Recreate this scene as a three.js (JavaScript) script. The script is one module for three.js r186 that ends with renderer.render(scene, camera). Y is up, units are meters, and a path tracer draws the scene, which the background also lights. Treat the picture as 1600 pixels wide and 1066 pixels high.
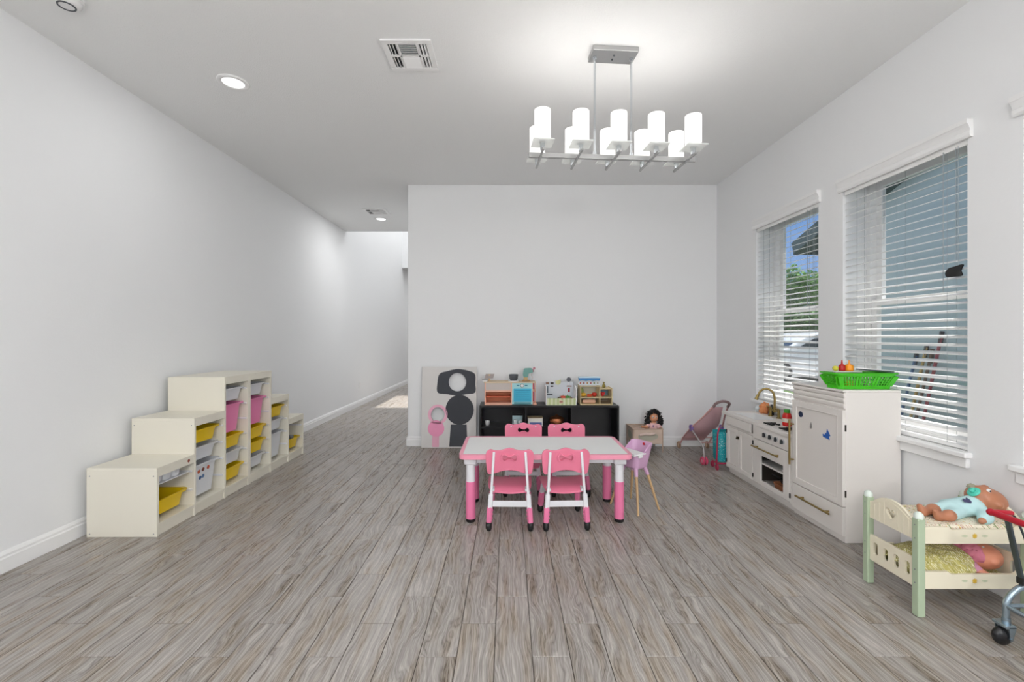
import * as THREE from 'three';
import { RoundedBoxGeometry } from 'three/addons/geometries/RoundedBoxGeometry.js';
import { mergeGeometries, toCreasedNormals, mergeVertices } from 'three/addons/utils/BufferGeometryUtils.js';
import { RectAreaLightUniformsLib } from 'three/addons/lights/RectAreaLightUniformsLib.js';
import { createNoise2D, createNoise3D } from 'simplex-noise';

// ---------------------------------------------------------------- seeded random
let seed = 20240611;
const rnd = () => { seed = (seed * 1664525 + 1013904223) >>> 0; return seed / 4294967296; };
const rr2 = (a, b) => a + (b - a) * rnd();
const noise2 = createNoise2D(rnd), noise3 = createNoise3D(rnd);
const V = (x, y, z) => new THREE.Vector3(x, y, z);
const PI = Math.PI;

// ---------------------------------------------------------------- camera, sky, sun, exposure
const scene = new THREE.Scene();
const EYE = 1.256, FOCAL = 690;
const camera = new THREE.PerspectiveCamera(2 * Math.atan(533 / FOCAL) * 180 / PI, 1600 / 1066, 0.05, 300);
camera.position.set(0, EYE, 0);
camera.lookAt(0, EYE, -5);
camera.setViewOffset(1600, 1066, 6, 7, 1600, 1066);

const renderer = new THREE.WebGLRenderer({ antialias: true });
renderer.toneMapping = THREE.LinearToneMapping;
renderer.toneMappingExposure = 1.0;
renderer.shadowMap.enabled = true;
RectAreaLightUniformsLib.init();

{ // sky: blue air with scattered fair-weather clouds, the same all round
  const W = 1024, H = 512, data = new Float32Array(W * H * 4);
  for (let j = 0; j < H; j++) for (let i = 0; i < W; i++) {
    const el = ((j + 0.5) / H - 0.5) * PI, az = (i / W) * 2 * PI;
    const s = Math.max(0, Math.sin(el)), c = Math.cos(el);
    const dx = Math.cos(az) * c, dz = Math.sin(az) * c;
    let r = 0.13 + 0.22 * Math.pow(1 - s, 4), g = 0.30 + 0.22 * Math.pow(1 - s, 4), b = 0.68 + 0.14 * Math.pow(1 - s, 4);
    let n = 0, a = 0.5, f = 2.6;
    for (let k = 0; k < 5; k++) { n += a * noise3(dx * f, s * f * 2.1 + 7, dz * f); a *= 0.5; f *= 2.1; }
    const cl = Math.min(1, Math.max(0, (n - 0.02) * 2.6));
    r += (0.92 - r) * cl; g += (0.95 - g) * cl; b += (1.0 - b) * cl;
    if (el < 0) { r = 0.30; g = 0.34; b = 0.36; }
    const o = (j * W + i) * 4; data[o] = r; data[o + 1] = g; data[o + 2] = b; data[o + 3] = 1;
  }
  const sky = new THREE.DataTexture(data, W, H, THREE.RGBAFormat, THREE.FloatType);
  sky.mapping = THREE.EquirectangularReflectionMapping; sky.magFilter = THREE.LinearFilter; sky.needsUpdate = true;
  scene.background = sky;
}
const sun = new THREE.DirectionalLight(new THREE.Color(1.0, 0.96, 0.9), 7.0);
sun.position.set(4.5, 10, 0.8); sun.target.position.set(0, 0, 0);
sun.castShadow = true; sun.shadow.mapSize.set(4096, 4096);
Object.assign(sun.shadow.camera, { left: -16, right: 16, top: 16, bottom: -16, near: 0.1, far: 60 });
sun.position.multiplyScalar(2.2);
scene.add(sun, sun.target);
const DOWN = 210, LAMP = 0.04, FILL_GLOBE = 6.8;           // luminance of a downlight, candela of a chandelier bulb and of an added fill globe

// ---------------------------------------------------------------- geometry helpers
function norm(g) {
  if (g.index) g = g.toNonIndexed();
  for (const k of Object.keys(g.attributes)) if (!['position', 'normal', 'uv'].includes(k)) g.deleteAttribute(k);
  if (!g.attributes.normal) g.computeVertexNormals();
  if (!g.attributes.uv) g.setAttribute('uv', new THREE.BufferAttribute(new Float32Array(g.attributes.position.count * 2), 2));
  g.morphAttributes = {};
  return g;
}
const merge = a => Array.isArray(a) ? (a.length === 1 ? norm(a[0]) : mergeGeometries(a.map(norm))) : norm(a);
function box(x0, x1, y0, y1, z0, z1, r = 0) {
  const w = Math.abs(x1 - x0), h = Math.abs(y1 - y0), d = Math.abs(z1 - z0);
  const g = r > 0 ? new RoundedBoxGeometry(w, h, d, 2, Math.min(r, w / 2.01, h / 2.01, d / 2.01)) : new THREE.BoxGeometry(w, h, d);
  return g.translate((x0 + x1) / 2, (y0 + y1) / 2, (z0 + z1) / 2);
}
const cbox = (w, h, d, x, y, z, r = 0) => box(x - w / 2, x + w / 2, y - h / 2, y + h / 2, z - d / 2, z + d / 2, r);
function tube(pts, r, seg = 8, n = 0, closed = false) {
  const v = pts.map(p => V(...p));
  const c = v.length === 2 ? new THREE.LineCurve3(v[0], v[1]) : new THREE.CatmullRomCurve3(v, closed, 'centripetal');
  const g = [new THREE.TubeGeometry(c, n || (v.length === 2 ? 1 : v.length * 5), r, seg, closed)];
  if (!closed) for (const [p, q] of [[v[0], v[1]], [v[v.length - 1], v[v.length - 2]]]) {
    const cap = new THREE.CircleGeometry(r, seg); cap.lookAt(p.clone().sub(q)); cap.translate(p.x, p.y, p.z); g.push(cap);
  }
  return merge(g);
}
function bar(a, b, w, d, roll = 0) {      // rectangular bar from a to b
  const A = V(...a), Bv = V(...b), L = A.distanceTo(Bv);
  const g = new RoundedBoxGeometry(w, L, d, 2, Math.min(w, d) * 0.25);
  g.rotateY(roll);
  g.applyQuaternion(new THREE.Quaternion().setFromUnitVectors(V(0, 1, 0), Bv.clone().sub(A).normalize()));
  const m = A.clone().add(Bv).multiplyScalar(0.5);
  return g.translate(m.x, m.y, m.z);
}
function taper(a, b, r0, r1, seg = 12) {   // round tapered rod from a to b
  const A = V(...a), Bv = V(...b), L = A.distanceTo(Bv);
  const g = new THREE.CylinderGeometry(r1, r0, L, seg);
  g.applyQuaternion(new THREE.Quaternion().setFromUnitVectors(V(0, 1, 0), Bv.clone().sub(A).normalize()));
  const m = A.clone().add(Bv).multiplyScalar(0.5);
  return g.translate(m.x, m.y, m.z);
}
const cyl = (r, h, x, y, z, seg = 20, r2 = r) => new THREE.CylinderGeometry(r2, r, h, seg).translate(x, y, z);
const ball = (r, x, y, z, sx = 1, sy = 1, sz = 1) => new THREE.SphereGeometry(r, 20, 14).scale(sx, sy, sz).translate(x, y, z);
const lathe = (pts, seg = 28) => new THREE.LatheGeometry(pts.map(p => new THREE.Vector2(p[0], p[1])), seg);
function disc(r, t, x, y, z, axis = 'y', seg = 20) {
  const g = new THREE.CylinderGeometry(r, r, t, seg);
  if (axis === 'x') g.rotateZ(PI / 2); if (axis === 'z') g.rotateX(PI / 2);
  return g.translate(x, y, z);
}
function extr(shape, depth, bevel = 0, curve = 16) {
  return new THREE.ExtrudeGeometry(shape, { depth, bevelEnabled: bevel > 0, bevelSize: bevel, bevelThickness: bevel, bevelSegments: 2, curveSegments: curve });
}
function poly(pts) { const s = new THREE.Shape(); pts.forEach((p, i) => i ? s.lineTo(p[0], p[1]) : s.moveTo(p[0], p[1])); s.closePath(); return s; }
function smooth(pts, n = 6) {              // closed smooth outline through points
  const c = new THREE.CatmullRomCurve3(pts.map(p => V(p[0], p[1], 0)), true, 'centripetal');
  return poly(c.getPoints(pts.length * n).slice(0, -1).map(p => [p.x, p.y]));
}
function hole(shape) { return new THREE.Path(shape.getPoints(12)); }
function ellipse(cx, cy, rx, ry, n = 28) { const a = []; for (let i = 0; i < n; i++) a.push([cx + rx * Math.cos(i / n * 2 * PI), cy + ry * Math.sin(i / n * 2 * PI)]); return poly(a); }
function rrect(x0, x1, y0, y1, r) {
  const s = new THREE.Shape();
  s.moveTo(x0 + r, y0); s.lineTo(x1 - r, y0); s.quadraticCurveTo(x1, y0, x1, y0 + r); s.lineTo(x1, y1 - r); s.quadraticCurveTo(x1, y1, x1 - r, y1);
  s.lineTo(x0 + r, y1); s.quadraticCurveTo(x0, y1, x0, y1 - r); s.lineTo(x0, y0 + r); s.quadraticCurveTo(x0, y0, x0 + r, y0); return s;
}
function ring(w, d, r, y, n = 5, cx = 0, cz = 0) {   // rounded-rectangle ring of points
  const out = [], q = [[1, 1, 0], [-1, 1, 1], [-1, -1, 2], [1, -1, 3]];
  for (const [sx, sz, k] of q) for (let i = 0; i <= n; i++) {
    const a = (k + i / n) * PI / 2;
    out.push([cx + sx * (w / 2 - r) + r * Math.cos(a), typeof y === 'function' ? 0 : y, cz + sz * (d / 2 - r) + r * Math.sin(a)]);
  }
  return typeof y === 'function' ? out.map(p => [p[0], y(p[0], p[2]), p[2]]) : out;
}
function loft(rings, capA = true, capB = true, crease = 0.7) {
  const n = rings[0].length, pos = [];
  const tri = (a, b, c) => pos.push(...a, ...b, ...c);
  for (let k = 0; k + 1 < rings.length; k++) for (let i = 0; i < n; i++) {
    const a = rings[k][i], b = rings[k][(i + 1) % n], c = rings[k + 1][(i + 1) % n], d = rings[k + 1][i];
    tri(a, d, c); tri(a, c, b);
  }
  const cap = (R, up) => { const c = [0, 1, 2].map(t => R.reduce((s, p) => s + p[t], 0) / n); for (let i = 0; i < n; i++) up ? tri(c, R[(i + 1) % n], R[i]) : tri(c, R[i], R[(i + 1) % n]); };
  if (capA) cap(rings[0], false); if (capB) cap(rings[rings.length - 1], true);
  const g = new THREE.BufferGeometry(); g.setAttribute('position', new THREE.Float32BufferAttribute(pos, 3));
  g.computeVertexNormals();
  return norm(toCreasedNormals(g, crease));
}
// naive surface nets: a smooth mesh round the zero set of a distance field
function nets(f, lo, hi, h) {
  const N = [0, 1, 2].map(i => Math.ceil((hi[i] - lo[i]) / h) + 1), [nx, ny, nz] = N;
  const F = new Float32Array(nx * ny * nz), id = (i, j, k) => i + nx * (j + ny * k);
  for (let k = 0; k < nz; k++) for (let j = 0; j < ny; j++) for (let i = 0; i < nx; i++) F[id(i, j, k)] = f(lo[0] + i * h, lo[1] + j * h, lo[2] + k * h);
  const vid = new Int32Array(nx * ny * nz).fill(-1), P = [], I = [];
  for (let k = 0; k < nz - 1; k++) for (let j = 0; j < ny - 1; j++) for (let i = 0; i < nx - 1; i++) {
    let s = [0, 0, 0], c = 0; const v = [];
    for (let q = 0; q < 8; q++) v.push(F[id(i + (q & 1), j + ((q >> 1) & 1), k + (q >> 2))]);
    for (let a = 0; a < 8; a++) for (let b = 1; b < 8; b <<= 1) if (!(a & b)) {
      const A = v[a], Bq = v[a | b]; if ((A < 0) === (Bq < 0)) continue;
      const t = A / (A - Bq); c++;
      s[0] += (a & 1) + (b === 1 ? t : 0); s[1] += ((a >> 1) & 1) + (b === 2 ? t : 0); s[2] += (a >> 2) + (b === 4 ? t : 0);
    }
    if (c) { vid[id(i, j, k)] = P.length / 3; P.push(lo[0] + (i + s[0] / c) * h, lo[1] + (j + s[1] / c) * h, lo[2] + (k + s[2] / c) * h); }
  }
  const quad = (a, b, c, d, flip) => { if (Math.min(a, b, c, d) < 0) return; flip ? I.push(a, c, b, a, d, c) : I.push(a, b, c, a, c, d); };
  for (let k = 1; k < nz - 1; k++) for (let j = 1; j < ny - 1; j++) for (let i = 1; i < nx - 1; i++) {
    const A = F[id(i, j, k)] < 0;
    if (A !== F[id(i + 1, j, k)] < 0) quad(vid[id(i, j - 1, k - 1)], vid[id(i, j, k - 1)], vid[id(i, j, k)], vid[id(i, j - 1, k)], !A);
    if (A !== F[id(i, j + 1, k)] < 0) quad(vid[id(i - 1, j, k - 1)], vid[id(i - 1, j, k)], vid[id(i, j, k)], vid[id(i, j, k - 1)], !A);
    if (A !== F[id(i, j, k + 1)] < 0) quad(vid[id(i - 1, j - 1, k)], vid[id(i, j - 1, k)], vid[id(i, j, k)], vid[id(i - 1, j, k)], !A);
  }
  const g = new THREE.BufferGeometry(); g.setAttribute('position', new THREE.Float32BufferAttribute(P, 3)); g.setIndex(I); g.computeVertexNormals();
  // uv in metres from above, for cloth prints
  const uv = []; for (let i = 0; i < P.length; i += 3) uv.push(P[i] + P[i + 1] * 0.6, P[i + 2] + P[i + 1] * 0.5);
  g.setAttribute('uv', new THREE.Float32BufferAttribute(uv, 2));
  return norm(g);
}
const smin = (a, b, k) => { const h = Math.max(k - Math.abs(a - b), 0) / k; return Math.min(a, b) - h * h * k / 4; };
function cap(p, a, b, ra, rb) {            // tapered capsule distance
  const ab = [b[0] - a[0], b[1] - a[1], b[2] - a[2]], ap = [p[0] - a[0], p[1] - a[1], p[2] - a[2]];
  const t = Math.max(0, Math.min(1, (ap[0] * ab[0] + ap[1] * ab[1] + ap[2] * ab[2]) / (ab[0] ** 2 + ab[1] ** 2 + ab[2] ** 2)));
  return Math.hypot(ap[0] - ab[0] * t, ap[1] - ab[1] * t, ap[2] - ab[2] * t) - (ra + (rb - ra) * t);
}
const ell = (p, c, r) => { const k = Math.hypot((p[0] - c[0]) / r[0], (p[1] - c[1]) / r[1], (p[2] - c[2]) / r[2]); return (k - 1) * Math.min(...r); };
const bones = (p, list, k) => list.reduce((d, b) => smin(d, cap(p, ...b), k), 1e3);

// ---------------------------------------------------------------- scene helpers
const taken = new Map(), origin = new WeakMap();
function numbered(n) { const k = taken.get(n) || 0; taken.set(n, k + 1); return k ? `${n}_${String(k).padStart(3, '0')}` : n; }
function thing(name, label, category, pos = [0, 0, 0], turn = 0, group) {
  const o = new THREE.Group(); o.name = numbered(name); o.position.set(...pos); o.rotation.y = turn;
  o.userData = { label, category }; if (group) o.userData.group = group; scene.add(o); return o;
}
// a thing whose parts are given in world metres: its base is subtracted from them
function wthing(name, label, category, pos, group) { const o = thing(name, label, category, pos, 0, group); origin.set(o, pos); return o; }
function part(name, g, m, parent, label) {
  g = merge(g);
  let p = parent; while (p && !origin.has(p)) p = p.parent;
  if (p) { const o = origin.get(p); g = g.clone().translate(-o[0], -o[1], -o[2]); }
  const o = new THREE.Mesh(g, m); o.name = name; o.castShadow = o.receiveShadow = true;
  if (label) o.userData.label = label; parent.add(o); return o;
}
function structure(name, g, m, label) {
  const o = new THREE.Mesh(merge(g), m); o.name = name; o.castShadow = o.receiveShadow = true;
  o.userData = { kind: 'structure' }; if (label) o.userData.label = label; scene.add(o); return o;
}
function structGroup(name, label) { const o = new THREE.Group(); o.name = name; o.userData = { kind: 'structure' }; if (label) o.userData.label = label; scene.add(o); return o; }
function single(name, g, m, label, category, group) {
  const o = new THREE.Mesh(merge(g), m); o.name = numbered(name); o.castShadow = o.receiveShadow = true;
  o.geometry.computeBoundingBox(); const b = o.geometry.boundingBox, c = [(b.min.x + b.max.x) / 2, b.min.y, (b.min.z + b.max.z) / 2];
  o.geometry = o.geometry.clone().translate(-c[0], -c[1], -c[2]); o.position.set(...c);
  o.userData = { label, category }; if (group) o.userData.group = group; scene.add(o); return o;
}
function copy(root, pos, turn, label, group) {
  const r = root.clone(); r.name = numbered(root.name.replace(/_\d{3}$/, '')); r.position.set(...pos); r.rotation.y = turn;
  r.userData = { ...root.userData, label }; if (group) r.userData.group = group; scene.add(r); return r;
}
const M = (color, rough = 0.5, extra = {}) => new THREE.MeshPhysicalMaterial({ color, roughness: rough, ...extra });
function tex(size, fn, srgb, repeat) {
  const d = new Uint8Array(size * size * 4);
  for (let j = 0; j < size; j++) for (let i = 0; i < size; i++) { const c = fn(i / size, j / size); const o = (j * size + i) * 4; d[o] = c[0]; d[o + 1] = c[1]; d[o + 2] = c[2]; d[o + 3] = 255; }
  const t = new THREE.DataTexture(d, size, size); t.wrapS = t.wrapT = THREE.RepeatWrapping; t.magFilter = THREE.LinearFilter; t.minFilter = THREE.LinearMipmapLinearFilter; t.generateMipmaps = true;
  if (srgb) t.colorSpace = THREE.SRGBColorSpace; if (repeat) t.repeat.set(repeat, repeat); t.needsUpdate = true; return t;
}
const tileNoise = (u, v, f) => { // periodic noise on a torus (4 taps blended)
  const a = noise2(u * f, v * f), b = noise2((u - 1) * f, v * f), c = noise2(u * f, (v - 1) * f), d = noise2((u - 1) * f, (v - 1) * f);
  return (a * (1 - u) + b * u) * (1 - v) + (c * (1 - u) + d * u) * v;
};
// boxes with uv in metres along their largest plane
function metreUV(g) {
  g = norm(g); const p = g.attributes.position, n = g.attributes.normal, uv = g.attributes.uv;
  for (let i = 0; i < p.count; i++) { const ax = Math.abs(n.getX(i)), ay = Math.abs(n.getY(i)), az = Math.abs(n.getZ(i));
    if (ax >= ay && ax >= az) uv.setXY(i, p.getZ(i), p.getY(i)); else if (ay >= az) uv.setXY(i, p.getX(i), p.getZ(i)); else uv.setXY(i, p.getX(i), p.getY(i)); }
  return g;
}

// ---------------------------------------------------------------- materials
const plasterBump = tex(512, (u, v) => { const n = tileNoise(u, v, 34) * 0.6 + tileNoise(u, v, 70) * 0.4; const k = 128 + 110 * Math.max(-1, Math.min(1, n * 1.6)); return [k, k, k]; }, false);
const wallMat = M(0xf1f2f3, 0.75, { bumpMap: plasterBump, bumpScale: 0.0003 });
const ceilMat = M(0xf3f4f4, 0.85, { bumpMap: (() => { const t = plasterBump.clone(); t.repeat.set(2, 2); t.needsUpdate = true; return t; })(), bumpScale: 0.0012 });
const trimMat = M(0xf4f4f4, 0.4);
const vinyl = M(0xf5f6f6, 0.35);
const slatMat = M(0xf6f6f5, 0.45);
const cream = M(0xeae5d6, 0.42);
const yellow = M(0xf2cc12, 0.32), pinkBin = M(0xf287b9, 0.32), whiteBin = M(0xe4e6ea, 0.35);
const pink = M(0xea7f9b, 0.3), pinkRim = M(0xf29ab2, 0.3), pinkDeep = M(0xec7ea8, 0.3), whitePlastic = M(0xe6e6ea, 0.35), blackRubber = M(0x141414, 0.5);
const tableWhite = M(0xebebea, 0.3);
const blackWood = M(0x101012, 0.35);
const paleWood = M(0xdcb98c, 0.5), woodDark = M(0xb98d5e, 0.5);
const gold = M(0xa08a55, 0.32, { metalness: 0.85 });
const chrome = M(0xd2d6da, 0.16, { metalness: 1 });
const brushed = M(0xb4b4b4, 0.3, { metalness: 0.9 });
const kitchenWhite = M(0xece7e2, 0.4);
const black = M(0x161616, 0.45), darkGrey = M(0x4b5055, 0.5), grey = M(0x8b8d90, 0.5);
const red = M(0xc2182c, 0.35), orange = M(0xf08a1c, 0.4), green = M(0x3fae2a, 0.4), limeGreen = M(0x45c41c, 0.32), teal = M(0x2aa6ad, 0.6), blue = M(0x2f63b5, 0.4), purple = M(0x8a6cae, 0.5);
const lilac = M(0xd9aed0, 0.4), palePink = M(0xf2b9c4, 0.6), dustyPink = M(0xdca0a6, 0.8), white = M(0xf2f2f2, 0.45);
const copper = M(0xd98d62, 0.22, { metalness: 0.9 });
const skyBlue = M(0x46bfe0, 0.4), paleAqua = M(0xaee0e4, 0.45), peach = M(0xf3b89d, 0.5), coral = M(0xe2724f, 0.55), rose = M(0xd84562, 0.45);
const sage = M(0xb2c3a6, 0.45), ivory = M(0xf2ead2, 0.42);
const glass = new THREE.MeshPhysicalMaterial({ color: 0xffffff, roughness: 0, transmission: 1, thickness: 0, ior: 1.45 });
const glow = new THREE.MeshPhysicalMaterial({ color: 0xffffff, roughness: 0.4, emissive: 0xffffff, emissiveIntensity: 1.6 });
const shadeGlow = new THREE.MeshPhysicalMaterial({ color: 0xf4f4f4, roughness: 0.3, emissive: 0xfffdfa, emissiveIntensity: 0.62 });

// ---------------------------------------------------------------- room dimensions (metres)
const XL = -2.69, XR = 2.395, ZB = -5.07, XC = -1.154, CEIL = 2.997, ZF = 4.2, VOID0 = -7.32, VOID1 = -11.2, ZEND = -14.5;

// ---------------------------------------------------------------- floor of wood-look planks
{
  const W = 2048, H = 2048, CW = 256, CH = 1024, data = new Uint8Array(W * H * 4), rough = new Uint8Array(W * H * 4);
  for (let c = 0; c < 16; c++) {
    const ox = (c % 8) * CW, oy = Math.floor(c / 8) * CH, s = c * 37.7;
    const tone = rr2(-6, 8), swirl = rr2(0.2, 1.0), cx = rr2(0.2, 0.8), brown = rr2(0, 1);
    for (let j = 0; j < CH; j++) for (let i = 0; i < CW; i++) {
      const x = i / CW, y = j / CH;                     // 0..1 over 0.15 m by 0.6 m
      const warp = noise2(x * 1.1 + s, y * 1.5) * 0.55 + noise2(x * 2.6 + s, y * 3.6 + 9) * 0.14;
      const h = (x - cx) * 2.2 + swirl * warp + 0.25 * Math.abs(x - cx) * noise2(y * 3 + s, 3.3);
      const ringv = Math.sin(h * 15 + noise2(x * 9 + s, y * 5) * 0.9);
      const ring2 = Math.sin(h * 41 + 2 * noise2(x * 5, y * 3 + s));
      const fine = noise2(x * 46 + s, y * 7), fine2 = noise2(x * 90 + s, y * 16);
      const broad = noise2(x * 2.1 + s, y * 1.3 + 5);
      const streak = noise2(x * 15 + s, y * 1.5), streak2 = noise2(x * 34 + s, y * 2.6);
      let k = 150 + tone + broad * 10 + ringv * 8 + ring2 * 6 + streak * 11 + streak2 * 9 + fine * 6 + fine2 * 5;
      const vein = Math.max(0, ringv - 0.72) * 3.2; k += vein * 14 * (0.5 + 0.5 * fine);
      const dark = Math.max(0, -ring2 - 0.6) * Math.max(0, noise2(x * 1.5 + s + 20, y * 2) + 0.1) * 60; k -= dark;
      const w = Math.max(0, broad * -1 + 0.15) * (6 + 7 * brown);
      const o = ((oy + j) * W + ox + i) * 4, q = v => Math.max(0, Math.min(255, v));
      data[o] = q(k + 3 + w * 0.35); data[o + 1] = q(k - 3 - w * 0.2); data[o + 2] = q(k - 8 - w); data[o + 3] = 255;
      const rg = q(82 + fine * 12 + ringv * 6 + broad * 8); rough[o] = rough[o + 1] = rough[o + 2] = rg; rough[o + 3] = 255;
    }
  }
  const mk = (d, srgb) => { const t = new THREE.DataTexture(d, W, H); t.magFilter = THREE.LinearFilter; t.minFilter = THREE.LinearMipmapLinearFilter; t.generateMipmaps = true; if (srgb) t.colorSpace = THREE.SRGBColorSpace; t.needsUpdate = true; return t; };
  const plankMat = new THREE.MeshPhysicalMaterial({ map: mk(data, true), roughnessMap: mk(rough), roughness: 1, specularIntensity: 0.9 });
  const groutMat = M(0x4c453e, 0.9);
  const floor = structGroup('floor', 'grey wood-look plank tile floor with dark joints');
  part('grout_bed', box(XL - 0.25, XR + 0.25, -0.2, -0.0022, ZEND - 0.2, ZF + 0.2), groutMat, floor);
  const PW = 0.149, PL = 0.602, J = 0.0016;
  const cache = new Map();
  function plank(w, l, cell, flip) {
    const key = `${w.toFixed(4)} ${l.toFixed(4)} ${cell} ${flip}`; if (cache.has(key)) return cache.get(key);
    const b = 0.0012, R = [[w / 2 - b, 0, l / 2 - b], [w / 2, -b, l / 2], [w / 2, -0.006, l / 2]].map(([x, y, z]) => [[x, y, z], [-x, y, z], [-x, y, -z], [x, y, -z]]);
    const pos = [], uv = [];
    const P = p => { pos.push(...p); let u = (p[0] / PW + 0.5), v = (p[2] / PL + 0.5); if (flip & 1) u = 1 - u; if (flip & 2) v = 1 - v; uv.push(((cell % 8) + 0.02 + u * 0.96) / 8, (Math.floor(cell / 8) + 0.01 + v * 0.98) / 2); };
    const T = (a, c, d) => { P(a); P(c); P(d); };
    T(R[0][0], R[0][2], R[0][1]); T(R[0][0], R[0][3], R[0][2]);
    for (let k = 0; k < 2; k++) for (let i = 0; i < 4; i++) { const j = (i + 1) % 4; T(R[k][i], R[k][j], R[k + 1][j]); T(R[k][i], R[k + 1][j], R[k + 1][i]); }
    const g = new THREE.BufferGeometry(); g.setAttribute('position', new THREE.Float32BufferAttribute(pos, 3)); g.setAttribute('uv', new THREE.Float32BufferAttribute(uv, 2)); g.computeVertexNormals();
    cache.set(key, g); return g;
  }
  const list = [];
  const c0 = Math.floor((XL + 0.352) / PW) - 1, c1 = Math.ceil((XR + 0.352) / PW) + 1;
  for (let c = c0; c <= c1; c++) {
    const x0 = Math.max(XL, -0.352 + c * PW), x1 = Math.min(XR, -0.352 + (c + 1) * PW); if (x1 - x0 < 0.01) continue;
    const off = -1.733 - 0.2007 * c;
    for (let k = -30; k < 40; k++) {
      const za = off + k * PL, z0 = Math.max(ZEND, za), z1 = Math.min(ZF, za + PL); if (z1 - z0 < 0.02) continue;
      const xc = (x0 + x1) / 2, zc = (z0 + z1) / 2, d = -zc;
      if (zc < ZB - 0.2 && xc > XC + 0.3 && zc > VOID0 + 0.4) continue;
      const seen = d > 1.35 && Math.abs(xc) < d * 1.2 && !(d > 5.1 && xc / d > -0.215);
      list.push({ xc, zc, w: x1 - x0 - 2 * J, l: z1 - z0 - 2 * J, seen, rank: (seen ? 0 : 1000) + d, cell: Math.floor(rnd() * 16), flip: Math.floor(rnd() * 4) });
    }
  }
  list.sort((a, b) => a.rank - b.rank);
  const rest = [];
  list.forEach((p, i) => {
    const g = plank(p.w, p.l, p.cell, p.flip);
    if (i < 300 && p.seen) { const o = new THREE.Mesh(g, plankMat); o.name = 'plank'; o.position.set(p.xc, 0, p.zc); o.castShadow = o.receiveShadow = true; floor.add(o); }
    else rest.push(g.clone().translate(p.xc, 0, p.zc));
  });
  const field = part('plank_field', rest, plankMat, floor); field.userData.kind = 'stuff';
}

// ---------------------------------------------------------------- walls, ceiling
const WIN = [[-4.268, -3.41], [-3.16, -2.303], [-2.053, -1.196]], WY0 = 0.655, WY1 = 2.378, HB = 2.29, WT = 0.25;
structure('wall_left', [metreUV(box(XL - 0.15, XL, -0.2, 5.8, ZEND - 0.15, VOID0)), metreUV(box(XL - 0.15, XL, -0.2, CEIL + 0.3, VOID0, ZF + 0.15))], wallMat, 'long white wall beside the storage unit and hall');
{
  const g = [];
  const wb = (z0, z1, y0, y1) => g.push(metreUV(box(XR, XR + WT, y0, y1, z0, z1)));
  wb(ZEND - 0.15, WIN[0][0], -0.2, CEIL + 0.3); wb(WIN[0][1], WIN[1][0], -0.2, CEIL + 0.3); wb(WIN[1][1], WIN[2][0], -0.2, CEIL + 0.3); wb(WIN[2][1], ZF + 0.15, -0.2, CEIL + 0.3);
  for (const [a, b] of WIN) { wb(a, b, -0.2, WY0 - 0.03); wb(a, b, WY1, CEIL + 0.3); }
  wb(VOID1, VOID0, CEIL + 0.3, 5.8);
  structure('wall_right', g, wallMat, 'white wall with the blinded windows');
}
{
  const s = rrect(XC, XR, -0.2, CEIL + 0.02, 0.001);
  structure('wall_back', [metreUV(box(XC + 0.012, XR, -0.2, CEIL + 0.1, ZB - 0.15, ZB)), metreUV(box(XC, XC + 0.012, -0.2, CEIL + 0.1, ZB - 0.15, ZB - 0.012)), cyl(0.012, CEIL + 0.3, XC + 0.012, (CEIL - 0.1) / 2 + 0.05, ZB - 0.012, 24)], wallMat, 'plain white end wall behind the black shelf');
  structure('wall_hall', [metreUV(box(XC, XC + 0.15, -0.2, CEIL + 0.1, VOID0, ZB - 0.15)), metreUV(box(XC + 0.15, XR, -0.2, CEIL + 0.1, VOID0, VOID0 + 0.15)),
    metreUV(box(XL, XR, CEIL, 5.8, VOID0, VOID0 + 0.15)), metreUV(box(XL, XR, CEIL, 5.8, VOID1 - 0.15, VOID1)), metreUV(box(XL, XR, -0.2, CEIL + 0.3, ZEND - 0.15, ZEND))], wallMat, 'white walls round the far hall');
  // living-room end behind the camera with a sliding glass door
  structure('wall_front', [metreUV(box(XL, -1.3, -0.2, CEIL + 0.3, ZF, ZF + 0.15)), metreUV(box(1.3, XR, -0.2, CEIL + 0.3, ZF, ZF + 0.15)), metreUV(box(-1.3, 1.3, 2.15, CEIL + 0.3, ZF, ZF + 0.15))], wallMat);
  const d = structGroup('door_1', 'sliding glass door');
  for (const k of [-1, 1]) { part('door_frame', [box(k * 0.65 - 0.65, k * 0.65 - 0.59, 0, 2.15, ZF + 0.05, ZF + 0.1), box(k * 0.65 + 0.59, k * 0.65 + 0.65, 0, 2.15, ZF + 0.05, ZF + 0.1), box(k * 0.65 - 0.59, k * 0.65 + 0.59, 0, 0.08, ZF + 0.05, ZF + 0.1), box(k * 0.65 - 0.59, k * 0.65 + 0.59, 2.08, 2.15, ZF + 0.05, ZF + 0.1)], vinyl, d);
    part('pane', box(k * 0.65 - 0.59, k * 0.65 + 0.59, 0.08, 2.08, ZF + 0.073, ZF + 0.077), glass, d); }
}
const VENTS = [[-0.752, -0.452, -2.878, -2.578], [-1.99, -1.67, -6.28, -6.0]], VM = 0.033;   // openings for the ceiling vents
const ceilShape = poly([[XL - 0.15, VOID0 + 0.15], [XR + WT + 0.4, VOID0 + 0.15], [XR + WT + 0.4, ZF + 0.15], [XL - 0.15, ZF + 0.15]]);
for (const [a, b, c, d] of VENTS) ceilShape.holes.push(new THREE.Path([[a + VM, c + VM], [b - VM, c + VM], [b - VM, d - VM], [a + VM, d - VM]].map(p => new THREE.Vector2(p[0], p[1]))));
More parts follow.
